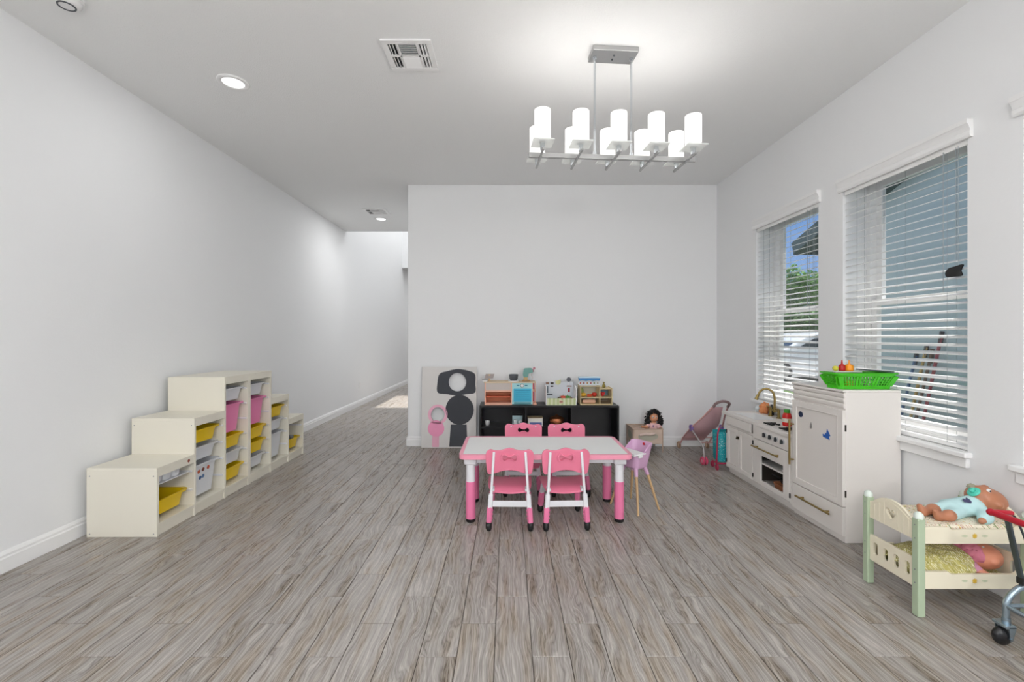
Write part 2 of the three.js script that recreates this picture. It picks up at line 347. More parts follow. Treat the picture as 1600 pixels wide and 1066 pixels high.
structure('ceiling', [metreUV(extr(ceilShape, 0.3).rotateX(PI / 2).translate(0, CEIL + 0.3, 0)), metreUV(box(XL - 0.15, XR + WT, CEIL, CEIL + 0.3, ZEND - 0.15, VOID1 - 0.15)),
  // roof over the two-storey hall, open at a skylight added for the sun patch
  metreUV(box(XL - 0.15, 0.25, 5.8, 6.0, VOID1 - 0.15, VOID0 + 0.15)), metreUV(box(0.95, XR + WT, 5.8, 6.0, VOID1 - 0.15, VOID0 + 0.15)),
  metreUV(box(0.25, 0.95, 5.8, 6.0, VOID1 - 0.15, -8.9))], ceilMat, 'textured white ceiling');
{ const w = structGroup('window_4', 'added skylight over the hall'); part('pane', box(0.25, 0.95, 5.88, 5.885, -8.9, VOID0), glass, w); }  // unseen opening, added to let sun and sky into the hall

// baseboards: stepped profile swept along the walls
function baseboard(name, x0, z0, x1, z1, nx, nz) {
  const L = Math.hypot(x1 - x0, z1 - z0);
  const s = poly([[0, 0], [0.016, 0], [0.016, 0.075], [0.012, 0.082], [0.012, 0.094], [0.006, 0.106], [0.003, 0.112], [0, 0.112]]);
  let g = extr(s, L);
  const m = new THREE.Matrix4().makeBasis(V(nx, 0, nz), V(0, 1, 0), V((x1 - x0) / L, 0, (z1 - z0) / L)); m.setPosition(x0, 0.0005, z0);
  g.applyMatrix4(m); if (m.determinant() < 0) { g = norm(g); const p = g.attributes.position; for (let k = 0; k < p.count; k += 3) { const t = [p.getX(k), p.getY(k), p.getZ(k)]; p.setXYZ(k, p.getX(k + 1), p.getY(k + 1), p.getZ(k + 1)); p.setXYZ(k + 1, ...t); } g.computeVertexNormals(); }
  return structure(name, g, trimMat);
}
baseboard('baseboard_left', XL, ZF, XL, ZEND, 1, 0);
baseboard('baseboard_back', XC, ZB, XR, ZB, 0, 1);
baseboard('baseboard_right', XR, ZB, XR, ZF, -1, 0);
baseboard('baseboard_hall', XC, VOID0, XC, ZB, -1, 0);

// ---------------------------------------------------------------- windows and blinds
const winLabel = ['white window near the back corner with sky outside', 'white window behind the toy refrigerator', 'white window beside the camera'];
const blindLabel = ['white slatted blind over the window near the back corner', 'white slatted blind behind the green basket, black clip hanging on it', 'white slatted blind just beyond the right edge'];
WIN.forEach(([za, zb], i) => {
  const w = structGroup(`window_${i + 1}`, winLabel[i]);
  const gx = XR + 0.2, fw = 0.045, yM = 1.495;
  part('window_frame', [box(gx - 0.03, gx + 0.05, WY0, WY1, za, za + 0.03), box(gx - 0.03, gx + 0.05, WY0, WY1, zb - 0.03, zb), box(gx - 0.03, gx + 0.05, WY0, WY0 + 0.03, za + 0.03, zb - 0.03), box(gx - 0.03, gx + 0.05, WY1 - 0.03, WY1, za + 0.03, zb - 0.03)], vinyl, w);
  const sash = (x, y0, y1, n) => { const a = za + 0.03, b = zb - 0.03;
    const f = part('window_sash', [box(x - 0.015, x + 0.015, y0, y1, a, a + fw, 0.003), box(x - 0.015, x + 0.015, y0, y1, b - fw, b, 0.003), box(x - 0.015, x + 0.015, y0, y0 + fw, a + fw, b - fw, 0.003), box(x - 0.015, x + 0.015, y1 - fw, y1, a + fw, b - fw, 0.003)], vinyl, w);
    part('pane', box(x - 0.002, x + 0.002, y0 + fw, y1 - fw, a + fw, b - fw), glass, f); };
  sash(gx + 0.03, yM - 0.02, WY1 - 0.03); sash(gx - 0.005, WY0 + 0.03, yM + 0.022);
  part('window_sill', [box(XR, XR + 0.19, WY0 - 0.0299, WY0 - 0.0002, za + 0.001, zb - 0.001), box(XR - 0.045, XR, WY0 - 0.03, WY0, za - 0.03, zb + 0.03, 0.008), box(XR - 0.022, XR, WY0 - 0.085, WY0 - 0.03, za - 0.015, zb + 0.015, 0.006)], trimMat, w);
  { // moulded header
    const s = poly([[0, 0], [0.014, 0], [0.02, 0.012], [0.02, 0.03], [0.016, 0.036], [0.024, 0.055], [0.03, 0.066], [0.034, 0.07], [0.034, 0.092], [0, 0.092]]);
    const g = extr(s, zb - za + 0.06); g.scale(-1, 1, 1); // profile to the room side
    const idx = norm(g), p = idx.attributes.position; for (let k = 0; k < p.count; k += 3) { const t = [p.getX(k), p.getY(k), p.getZ(k)]; p.setXYZ(k, p.getX(k + 1), p.getY(k + 1), p.getZ(k + 1)); p.setXYZ(k + 1, ...t); } idx.computeVertexNormals();
    part('window_header', idx.translate(XR - 0.0005, HB - 0.002, za - 0.03), trimMat, w);
  }
  const b = wthing('window_blind', blindLabel[i], 'blind', [XR + 0.04, WY0, (za + zb) / 2]);
  const bx = XR + 0.036, a = za + 0.006, e = zb - 0.006;
  part('headrail', [box(bx - 0.024, bx + 0.03, HB + 0.002, HB + 0.045, a, e, 0.003), box(bx - 0.03, bx - 0.025, HB - 0.03, HB + 0.05, a, e, 0.002)], slatMat, b);
  part('bottom_rail', box(bx - 0.025, bx + 0.025, WY0 + 0.002, WY0 + 0.022, a, e, 0.006), slatMat, b);
  const ys = []; for (let y = WY0 + 0.055; y < HB - 0.035; y += 0.0455) ys.push(y);
  const sg = norm((() => { const s = poly([[-0.025, -0.0014], [-0.012, 0.0004], [0, 0.001], [0.012, 0.0004], [0.025, -0.0014], [0.025, 0.0012], [0.012, 0.003], [0, 0.0036], [-0.012, 0.003], [-0.025, 0.0012]]); return extr(s, e - a).translate(0, 0, -(e - a) / 2); })());
  for (const y of ys) { const o = new THREE.Mesh(sg, slatMat); o.name = 'slat'; o.castShadow = o.receiveShadow = true; o.position.set(bx - XR - 0.04, y - WY0, 0); o.rotation.z = 0.3; b.add(o); }
  const cordMat = M(0x9fa6aa, 0.7);
  for (const t of [0.13, 0.5, 0.87]) part('ladder_cord', [-0.026, 0.026].map(q => tube([[bx + q, WY0 + 0.02, a + (e - a) * t], [bx + q, HB + 0.002, a + (e - a) * t]], 0.0009, 5)), cordMat, b);
  const wz = e - 0.045;
  part('lift_cord', [tube([[bx - 0.032, 1.62, wz], [bx - 0.032, HB - 0.02, wz]], 0.0012, 5), tube([[bx - 0.032, 1.62, wz - 0.015], [bx - 0.032, HB - 0.02, wz - 0.012]], 0.0012, 5)], cordMat, b);
  part('tilt_wand', [tube([[bx - 0.033, 1.5, wz - 0.08], [bx - 0.033, HB - 0.02, wz - 0.08]], 0.002, 6)], cordMat, b);
});
{ // black clip hanging from the cords of the second blind
  const s = smooth([[-0.05, -0.028], [-0.01, -0.034], [0.045, -0.03], [0.036, 0], [0.05, 0.034], [0, 0.03], [-0.04, 0.022], [-0.058, -0.004]]);
  const g = extr(s, 0.006, 0.001).scale(0.85, 0.85, 1).rotateY(-PI / 2).translate(XR - 0.002, 1.605, -2.362);
  single('cord_clip', g, black, 'black plastic clip on the cords of the blind behind the basket', 'clip');
}

// ---------------------------------------------------------------- ceiling fittings
function downlight(x, z, y, label, power = DOWN) {
  const o = wthing('recessed_light', label, 'ceiling light', [x, y - 0.012, z], 'recessed downlights');
  part('trim_ring', lathe([[0.066, 0.002], [0.07, -0.006], [0.09, -0.008], [0.098, -0.002], [0.098, 0.004]], 40).translate(x, y - 0.003, z), trimMat, o);
  part('lamp_lens', disc(0.068, 0.004, x, y - 0.0035, z, 'y', 36), glow, o);
  const l = new THREE.RectAreaLight(0xffffff, power, 0.12, 0.12); l.position.set(x, y - 0.016, z); l.lookAt(x, y - 1, z); scene.add(l);
}
downlight(-1.88, -3.02, CEIL, 'round recessed downlight above the stepped storage unit', DOWN * 0.35);
downlight(-1.88, -6.53, CEIL, 'round recessed downlight at the hall beside the small vent', DOWN);
for (const [x, z, k] of [[-1.88, 0.5, 0.6], [-1.88, 3.2, 0.8], [0.3, 0.4, 1.7], [0.3, 3.2, 1], [1.7, 0.4, 1.5], [1.7, 2.9, 1]]) downlight(x, z, CEIL, 'added round recessed fill downlight in the ceiling behind the camera', DOWN * k);  // unseen downlights added behind the camera to even out the room light
for (const [x, z] of [[-1.5, -8.4], [-1.5, -10.3], [0.4, -9.6]]) downlight(x, z, 5.8, 'added round recessed fill downlight high over the hall', DOWN * 3.4);  // unseen lamps added to brighten the tall hall
downlight(-1.88, -12.8, CEIL, 'added round recessed fill downlight at the far end of the hall', DOWN * 2);  // another unseen lamp, added to lift the far hall

function fillLamp(x, z, label) {  // unseen globe lamp, added as soft fill for walls and ceiling
  const o = wthing('added_fill_lamp', label, 'floor lamp', [x, 0, z], 'added globe fill lamps behind the camera');
  part('base', cyl(0.15, 0.02, x, 0.0105, z, 32), brushed, o); part('pole', tube([[x, 0.02, z], [x, 1.5, z]], 0.011, 12), brushed, o);
  part('lamp_shade', new THREE.SphereGeometry(0.2, 32, 22).translate(x, 1.7, z), glow, o);
  const l = new THREE.PointLight(0xffffff, FILL_GLOBE, 0, 2); l.position.set(x, 1.7, z); l.castShadow = true; l.shadow.radius = 9; scene.add(l);
}
fillLamp(-0.75, 1.5, 'added opal globe fill lamp behind the camera, at the left'); fillLamp(1.75, 1.7, 'added opal globe fill lamp behind the camera, by the right wall');

function register(name, label, x0, x1, z0, z1) {
  const o = wthing(name, label, 'air vent', [(x0 + x1) / 2, CEIL - 0.012, (z0 + z1) / 2]);
  const y = CEIL, m = 0.035, xm0 = x0 + (x1 - x0) * 0.31, xm1 = x0 + (x1 - x0) * 0.69, zm = (z0 + z1) / 2;
  part('frame', [box(x0, x1, y - 0.012, y, z0, z0 + m, 0.003), box(x0, x1, y - 0.012, y, z1 - m, z1, 0.003), box(x0, x0 + m, y - 0.012, y, z0 + m, z1 - m, 0.003), box(x1 - m, x1, y - 0.012, y, z0 + m, z1 - m, 0.003),
    box(x0 + m, x1 - m, y - 0.01, y, zm - 0.006, zm + 0.006), box(xm0 - 0.005, xm0 + 0.005, y - 0.01, y, z0 + m, z1 - m), box(xm1 - 0.005, xm1 + 0.005, y - 0.01, y, z0 + m, z1 - m)], trimMat, o);
  const e0 = x0 + VM, e1 = x1 - VM, f0 = z0 + VM, f1 = z1 - VM, t = 0.0012, galvanised = M(0xa7abad, 0.45, { metalness: 0.7 });
  part('duct', [box(e0, e0 + t, y, y + 0.29, f0, f1), box(e1 - t, e1, y, y + 0.29, f0, f1), box(e0 + t, e1 - t, y, y + 0.29, f0, f0 + t), box(e0 + t, e1 - t, y, y + 0.29, f1 - t, f1), box(e0, e1, y + 0.29, y + 0.292, f0, f1)], galvanised, o, 'galvanised sheet duct behind the blades');
  const blade = (a, b, c, d, tilt, along) => { // thin slanted blade
    const w = 0.014, g = along === 'z' ? new THREE.BoxGeometry(0.0018, w, d - c) : new THREE.BoxGeometry(b - a, w, 0.0018);
    if (along === 'z') g.rotateZ(tilt); else g.rotateX(tilt);
    part('blade', g.translate((a + b) / 2, y - 0.0075, (c + d) / 2), trimMat, o); };
  for (const [c, d] of [[z0 + m, zm - 0.006], [zm + 0.006, z1 - m]]) {
    for (let k = 0; k < 3; k++) { const xa = x0 + m + (k + 0.5) / 3 * (xm0 - x0 - m), xb = xm1 + (k + 0.5) / 3 * (x1 - m - xm1); blade(xa, xa, c, d, 0.7, 'z'); blade(xb, xb, c, d, -0.7, 'z'); }
    const dir = c < zm - 0.01 ? 1 : -1;
    for (let k = 0; k < 6; k++) { const zz = c + (k + 0.5) / 6 * (d - c); blade(xm0 + 0.005, xm1 - 0.005, zz, zz, dir * 0.75, 'x'); }
  }
}
register('ceiling_vent', 'large square louvred ceiling vent left of the chandelier', ...VENTS[0]);
register('ceiling_vent', 'small ceiling vent at the hall in front of a downlight', ...VENTS[1]);
{
  const o = wthing('smoke_detector', 'white smoke detector on the ceiling at the top left edge', 'smoke detector', [-2.27, CEIL - 0.04, -2.27]);
  part('base', cyl(0.07, 0.012, -2.27, CEIL - 0.006, -2.27, 32), white, o);
  part('cover', lathe([[0, -0.03], [0.03, -0.03], [0.05, -0.026], [0.06, -0.014], [0.062, 0]], 32).translate(-2.27, CEIL - 0.012, -2.27), white, o);
  part('grille', new THREE.TorusGeometry(0.035, 0.004, 8, 28).rotateX(PI / 2).translate(-2.27, CEIL - 0.042, -2.27), darkGrey, o);
}
{ // wall outlet in the hall
  const z = -8.0;
  const o = wthing('wall_outlet', 'small white outlet plate on the long left wall', 'outlet', [XL, 0.32, z]);
  part('plate', box(XL, XL + 0.006, 0.32, 0.435, z - 0.035, z + 0.035, 0.002), white, o);
  for (const y of [0.355, 0.4]) part('socket', box(XL + 0.004, XL + 0.008, y - 0.013, y + 0.013, z - 0.016, z + 0.016, 0.002), M(0xdedede, 0.4), o);
}

// ---------------------------------------------------------------- chandelier
{
  const cx = 0.642, cz = -2.705, yB = 2.352, yaw = 0.073;
  const o = thing('chandelier', 'long chrome chandelier with ten white cylinder shades on glass plates', 'chandelier', [cx, yB, cz], -0 + yaw * 1);
  const top = CEIL - yB;
  part('canopy', [box(-0.14, 0.14, top - 0.03, top, -0.065, 0.065, 0.004)], brushed, o);
  part('screw', [ball(0.006, 0, top - 0.032, 0.02), ball(0.006, 0, top - 0.032, -0.02)], darkGrey, o);
  for (const x of [-0.114, 0.114]) part('rod', [tube([[x, 0, 0], [x, top - 0.02, 0]], 0.0065, 12), cyl(0.011, 0.02, x, 0.02, 0, 14), cyl(0.011, 0.014, x, top - 0.036, 0, 14)], chrome, o);
  part('crossbar', box(-0.52, 0.52, -0.014, 0.014, -0.012, 0.012, 0.003), brushed, o);
  for (let k = 0; k < 5; k++) {
    const x = (k - 2) * 0.226;
    const a = part('arm', [cbox(0.013, 0.013, 0.30, x, -0.006 - 0.012, 0, 0.003)], brushed, o);
    for (const s of [-1, 1]) {
      const z = s * 0.112, pl = part('glass_plate', cbox(0.122, 0.007, 0.122, x, 0.027, z, 0.002), new THREE.MeshPhysicalMaterial({ color: 0xfafcfb, roughness: 0.55, transmission: 0.5, thickness: 0, ior: 1.5 }), o);
      part('socket_cup', [cyl(0.022, 0.012, x, 0.036, z, 18), cyl(0.014, 0.04, x, 0.006, z, 16)], chrome, pl);
      const sh = part('lamp_shade', lathe([[0.0, 0.043], [0.038, 0.043], [0.046, 0.05], [0.048, 0.06], [0.048, 0.215], [0.0445, 0.215], [0.0445, 0.062], [0.036, 0.049], [0, 0.049]], 32).translate(x, 0, z), shadeGlow, o);
      const p = new THREE.PointLight(0xfffaf4, LAMP, 0, 2); p.position.set(x, 0.135, z); p.castShadow = true; p.shadow.radius = 2; o.add(p);
    }
  }
}

// ---------------------------------------------------------------- stepped storage unit (two mirrored frames) and its bins
const GRID = [0.206, 0.333, 0.46, 0.587, 0.714, 0.841];
{
  const X0 = -2.636, X1 = -2.196, T = 0.018, Z0 = -2.76, S = 0.33, H = [0.432, 0.683, 0.941];
  for (let u = 0; u < 2; u++) {
    const near = Z0 - u * 3 * S, hs = u ? [H[2], H[1], H[0]] : H;
    const o = wthing('storage_unit', u ? 'far half of the stepped cream storage unit, descending into the hall' : 'near half of the stepped cream storage unit, rising from the camera', 'storage unit', [(X0 + X1) / 2, 0, near - 1.5 * S], 'stepped storage halves');
    for (let c = 0; c < 3; c++) {
      const z1 = near - c * S, z0 = z1 - S, h = hs[c];
      const hl = (c ? Math.max(h, hs[c - 1]) : h) - T, drop = c < 2 && hs[c + 1] < h, rise = c && hs[c - 1] > h;
      part('side_panel', box(X0, X1, 0.001, hl, z1 - T, z1, 0.0015), cream, o);
      if (c === 2) part('side_panel', box(X0, X1, 0.001, h - T, z0, z0 + T, 0.0015), cream, o);
      part('top_panel', box(X0, X1, h - T, h, z0 - (drop ? T : 0), z1 - (rise ? T : 0), 0.0012), cream, o);
      part('front_rail', box(X1 - T, X1 + 0.0006, h - 0.058, h - T, z0 + (c === 2 ? T : 0), z1 - T, 0.0015), cream, o);
      part('back_panel', box(X0, X0 + 0.005, 0.05, h - T, z0 + (c === 2 ? T : 0), z1 - T), cream, o);
      part('bottom_panel', box(X0, X1 - 0.001, 0.062, 0.08, z0 + (c === 2 ? T : 0), z1 - T), cream, o);
      part('plinth', box(X1 - 0.03, X1 - 0.012, 0.001, 0.062, z0 + (c === 2 ? T : 0), z1 - T), cream, o);
      const bays = GRID.filter(y => y < h - 0.06);
      for (const y of bays) for (const s of [0, 1]) {
        const zr = s ? z1 - T - 0.013 : z0 + (c === 2 ? T : 0), g = box(X0 + 0.02, X1 - 0.012, y - 0.025, y - 0.0125, zr, zr + 0.013, 0.003);
        part('rail', g, whitePlastic, o);
      }
      if (!u && c < 2) for (const [yy, xx] of [[h - 0.05, X0 + 0.02], [h - 0.05, X1 - 0.02], [0.02, X0 + 0.02], [0.02, X1 - 0.02]]) if (c === 0 || yy > 0.1) part('screw', disc(0.004, 0.002, xx, yy, z1 + 0.0005, 'z', 12), grey, o);
    }
    if (!u) part('sticker', disc(0.011, 0.001, X1 + 0.0012, H[0] - 0.03, Z0 - S + 0.055, 'x', 16), M(0x9c4a34, 0.5), o, 'round reddish-brown sticker');
  }
  const binGeo = deep => { const B = deep ? 0.23 : 0.10, k = deep ? 0.03 : 0.018, rim = 0.012;
    return loft([ring(0.36 - k, 0.25 - k, 0.035, -B), ring(0.365, 0.262, 0.04, -0.028), ring(0.372, 0.268, 0.04, -0.012), ring(0.408, 0.304, 0.05, -0.012), ring(0.412, 0.308, 0.05, -0.006), ring(0.412, 0.308, 0.05, 0), ring(0.378, 0.274, 0.04, 0), ring(0.37, 0.266, 0.04, -0.006), ring(0.362, 0.258, 0.038, -0.03), ring(0.352 - k, 0.242 - k, 0.033, -B + 0.005)]); };
  const gS = binGeo(false), gL = binGeo(true);
  const colZ = c => Z0 - S * (c + 0.5) - (c === 5 || c === 2 ? 0 : T / 2);
  const names = ['nearest low column', 'second column from the camera', 'near tall column', 'far tall column', 'fifth column from the camera', 'farthest low column'];
  const spot = ['lowest slot', 'second slot up', 'third slot up', 'fourth slot up', 'fifth slot up', 'top slot'];
  const bins = [[0, 0, 'y'], [1, 3, 'y'], [1, 2, 'w'], [1, 1, 'W'], [2, 5, 'w'], [2, 4, 'P'], [2, 2, 'y'], [2, 1, 'w'], [2, 0, 'y'], [3, 5, 'w'], [3, 4, 'P'], [3, 2, 'y'], [3, 1, 'y'], [3, 0, 'w'], [4, 3, 'y'], [4, 2, 'w'], [4, 1, 'W'], [5, 0, 'y']];
  for (const [c, k, t] of bins) {
    const deep = t === 'P' || t === 'W', col = { y: 'yellow', w: 'white', W: 'white', P: 'pink' }[t];
    const stick = c === 1 && t === 'W';
    const o = wthing('storage_bin', `${col}${stick ? ' stickered' : ''} ${deep ? 'deep' : 'shallow'} bin in the ${spot[k]} of the ${names[c]}`, 'bin', [(X0 + X1) / 2, GRID[k] - (deep ? 0.23 : 0.1), colZ(c)], 'bins of the stepped storage unit');
    const x = (X0 + X1) / 2 - rr2(0.0, 0.012) - 0.001, z = colZ(c);
    part('tub', (deep ? gL : gS).clone().translate(x, GRID[k], z), { y: yellow, w: whiteBin, W: whiteBin, P: pinkBin }[t], o);
    if (stick) [[0.07, -0.055, 0xd2643c], [0.025, -0.05, 0x7a4030], [-0.03, -0.05, 0xd0552f], [0.05, -0.105, 0x3b5f8f], [0.02, -0.1, 0x5d7a9f]].forEach(([dz, dy, cc]) => { const g = disc(0.014, 0.001, 0, 0, 0, 'x', 14); g.rotateZ(-0.087); part('sticker', g.translate(x + 0.1832 + (dy + 0.028) * 0.087, GRID[k] + dy, z + dz), M(cc, 0.5), o); });
  }
  // pale cups hanging under the top of the nearest column and grey toys in the farthest bin
  for (let k = 0; k < 3; k++) { const z = Z0 - 0.055 - k * 0.078;
    const g = loft([ring(0.10, 0.05, 0.012, 0.0), ring(0.115, 0.064, 0.016, 0.012), ring(0.12, 0.068, 0.016, 0.05), ring(0.112, 0.06, 0.014, 0.05), ring(0.106, 0.056, 0.012, 0.012)]);
    single('plastic_tub', g.translate(X1 - 0.09, 0.319, z), whiteBin, `small white plastic tub under the lowest top, ${['nearest the camera', 'middle one', 'farthest of the row'][k]}`, 'tub', 'small tubs under the lowest top'); }
  { const t = wthing('tub_tray', 'thin white tray carrying small tubs in the nearest low column', 'tray', [X1 - 0.2, 0.311, colZ(0)]); part('tray', [box(X0 + 0.03, X1 - 0.025, 0.3115, 0.3165, colZ(0) - 0.153, colZ(0) + 0.147, 0.002)], whitePlastic, t); }
  for (let k = 0; k < 5; k++) { const r = rr2(0.025, 0.04); single('grey_block', box(-r, r, 0, r * 1.1, -r * 0.9, r * 0.9, 0.006).rotateY(k).translate(X1 - 0.1 - 0.06 * (k % 3), 0.13 + 0.035 * Math.floor(k / 2) + 0.02, colZ(5) - 0.07 + 0.06 * (k % 3)), k % 2 ? grey : darkGrey, ['dark grey', 'light grey'][k % 2] + ` toy block heaped in the farthest yellow bin, ${['lowest', 'second', 'middle', 'fourth', 'topmost'][k]} of the heap`, 'toy block', 'grey blocks in the farthest bin'); }
}

// ---------------------------------------------------------------- cut-out photo board
{
  const x0 = -0.979, z0 = -4.985, o = thing('cutout_board', 'white photo board with two face holes and dark and pink paint', 'photo board', [x0 + 0.31, 0, z0 + 0.006]);
  const W = 0.31, H = 0.913; const lean = g => g.rotateX(-0.055);
  const b = rrect(-W, W, 0, H, 0.004), U = u => u / 100 - W, h1 = () => ellipse(U(40.3), 0.737, 0.1, 0.104), h2 = () => ellipse(U(18.4), 0.37, 0.077, 0.084);
  b.holes.push(hole(h1()), hole(h2()));
  part('board', lean(extr(b, 0.012).translate(0, 0.002, -0.006)), M(0xdedbd8, 0.6), o);
  const paint = (s, m, label) => part('paint_patch', lean(extr(s, 0.0008).translate(0, 0.002, 0.0062)), m, o, label);
  const dk = M(0x34373f, 0.55), pk = M(0xf0b4ca, 0.55);
  const s1 = smooth([[U(18), 0.62], [U(17.5), 0.72], [U(20), 0.83], [U(29), 0.862], [U(40), 0.885], [U(52), 0.868], [U(60), 0.83], [U(60.8), 0.72], [U(60.4), 0.62], [U(50), 0.6], [U(40), 0.585], [U(29), 0.6]]); s1.holes.push(hole(h1())); paint(s1, dk, 'charcoal paint round the upper hole');
  paint(ellipse(U(43), 0.425, 0.16, 0.168), M(0x2e3138, 0.55)); paint(poly([[U(33), 0.26], [U(51), 0.26], [U(52), 0.012], [U(31.5), 0.012]]), M(0x3c3f46, 0.55));
  const s2 = ellipse(U(18.4), 0.372, 0.112, 0.112); s2.holes.push(hole(h2())); paint(s2, pk, 'pink paint round the lower hole');
  paint(ellipse(U(16.5), 0.215, 0.093, 0.092), M(0xf39cc0, 0.55)); paint(rrect(U(12.2), U(20), 0.008, 0.13, 0.01), pk);
}

// ---------------------------------------------------------------- black shelf and what stands in it
const SH = 0.51, SZ0 = -5.05, SZ1 = -4.75;
{
  const o = wthing('black_shelf', 'low black three-bay shelf unit against the end wall', 'shelf', [0.44, 0, -4.9]);
  const xa = -0.31, xb = 1.195, T = 0.022;
  part('top_panel', box(xa, xb, SH - T, SH, SZ0, SZ1, 0.002), blackWood, o);
  for (const x of [xa, xb - T]) part('side_panel', box(x, x + T, 0.001, SH - T, SZ0, SZ1, 0.002), blackWood, o);
  for (const x of [0.181, 0.676]) part('divider', box(x, x + 0.02, 0.06, SH - T, SZ0 + 0.01, SZ1 - 0.003), blackWood, o);
  part('bottom_panel', box(xa + T, xb - T, 0.04, 0.06, SZ0 + 0.01, SZ1 - 0.003), blackWood, o);
  part('back_panel', box(xa + T, xb - T, 0.06, SH - T, SZ0, SZ0 + 0.008), blackWood, o);
  part('inner_shelf', box(xa + T, 0.181, 0.262, 0.28, SZ0 + 0.01, SZ1 - 0.008), blackWood, o);
  part('inner_shelf', box(0.201, 0.676, 0.262, 0.28, SZ0 + 0.01, SZ1 - 0.008), blackWood, o);
  part('plinth', box(xa + T, xb - T, 0.001, 0.04, SZ1 - 0.05, SZ1 - 0.03), blackWood, o);
}
{
  single('white_cup', lathe([[0, 0], [0.022, 0], [0.028, 0.045], [0.025, 0.045], [0.02, 0.004], [0, 0.004]], 20).translate(-0.23, 0.281, -4.87), white, 'small white cup in the left bay of the black shelf', 'cup');
  const f = wthing('boxed_toy', 'black-framed clear toy box in the left bay of the shelf', 'toy box', [0.1, 0.281, -4.87]);
  const a = 0.04, b = 0.165, y0 = 0.281, y1 = 0.415, za = -4.93, zb = -4.82;
  part('frame', [[a, y0], [b - 0.006, y0]].flatMap(([x]) => [box(x, x + 0.006, y0, y1, zb - 0.006, zb), box(x, x + 0.006, y0, y1, za, za + 0.006)]).concat([box(a, b, y1 - 0.006, y1, zb - 0.006, zb), box(a, b, y1 - 0.006, y1, za, za + 0.006), box(a, a + 0.006, y1 - 0.006, y1, za, zb), box(b - 0.006, b, y1 - 0.006, y1, za, zb), box(a, b, y0, y0 + 0.006, za, zb)]), black, f);
  part('card', [box(a + 0.006, b - 0.006, y0 + 0.006, y0 + 0.095, za + 0.012, za + 0.02)], M(0xb8d4da, 0.5), f);
  part('figure', [box(a + 0.02, a + 0.06, y0 + 0.006, y0 + 0.06, -4.89, -4.86, 0.008), ball(0.018, a + 0.085, y0 + 0.03, -4.87), cyl(0.012, 0.05, a + 0.105, y0 + 0.031, -4.88)], M(0xdfe7e8, 0.4), f);
  const c = wthing('carton', 'white carton with a blue stripe in the middle bay of the shelf', 'carton', [0.29, 0.281, -4.87]);
  part('box', box(0.215, 0.375, 0.281, 0.365, -4.93, -4.8, 0.002), M(0xe9e6df, 0.6), c); part('lid', box(0.212, 0.378, 0.365, 0.372, -4.933, -4.797, 0.002), M(0xcbb48f, 0.6), c); part('print', box(0.235, 0.365, 0.292, 0.322, -4.7998, -4.7992), M(0x5f6fa8, 0.6), c);
  const p = wthing('copper_pot', 'round shiny copper pot with lid in the middle bay', 'pot', [0.535, 0.281, -4.87]);
  part('pot', lathe([[0, 0], [0.06, 0], [0.078, 0.025], [0.08, 0.06], [0.074, 0.068], [0, 0.068]], 32).translate(0.535, 0.281, -4.87), copper, p);
  part('lid', lathe([[0.08, 0], [0.078, 0.01], [0.05, 0.03], [0.016, 0.036], [0.014, 0.048], [0, 0.05]], 32).translate(0.535, 0.349, -4.87), copper, p);
}

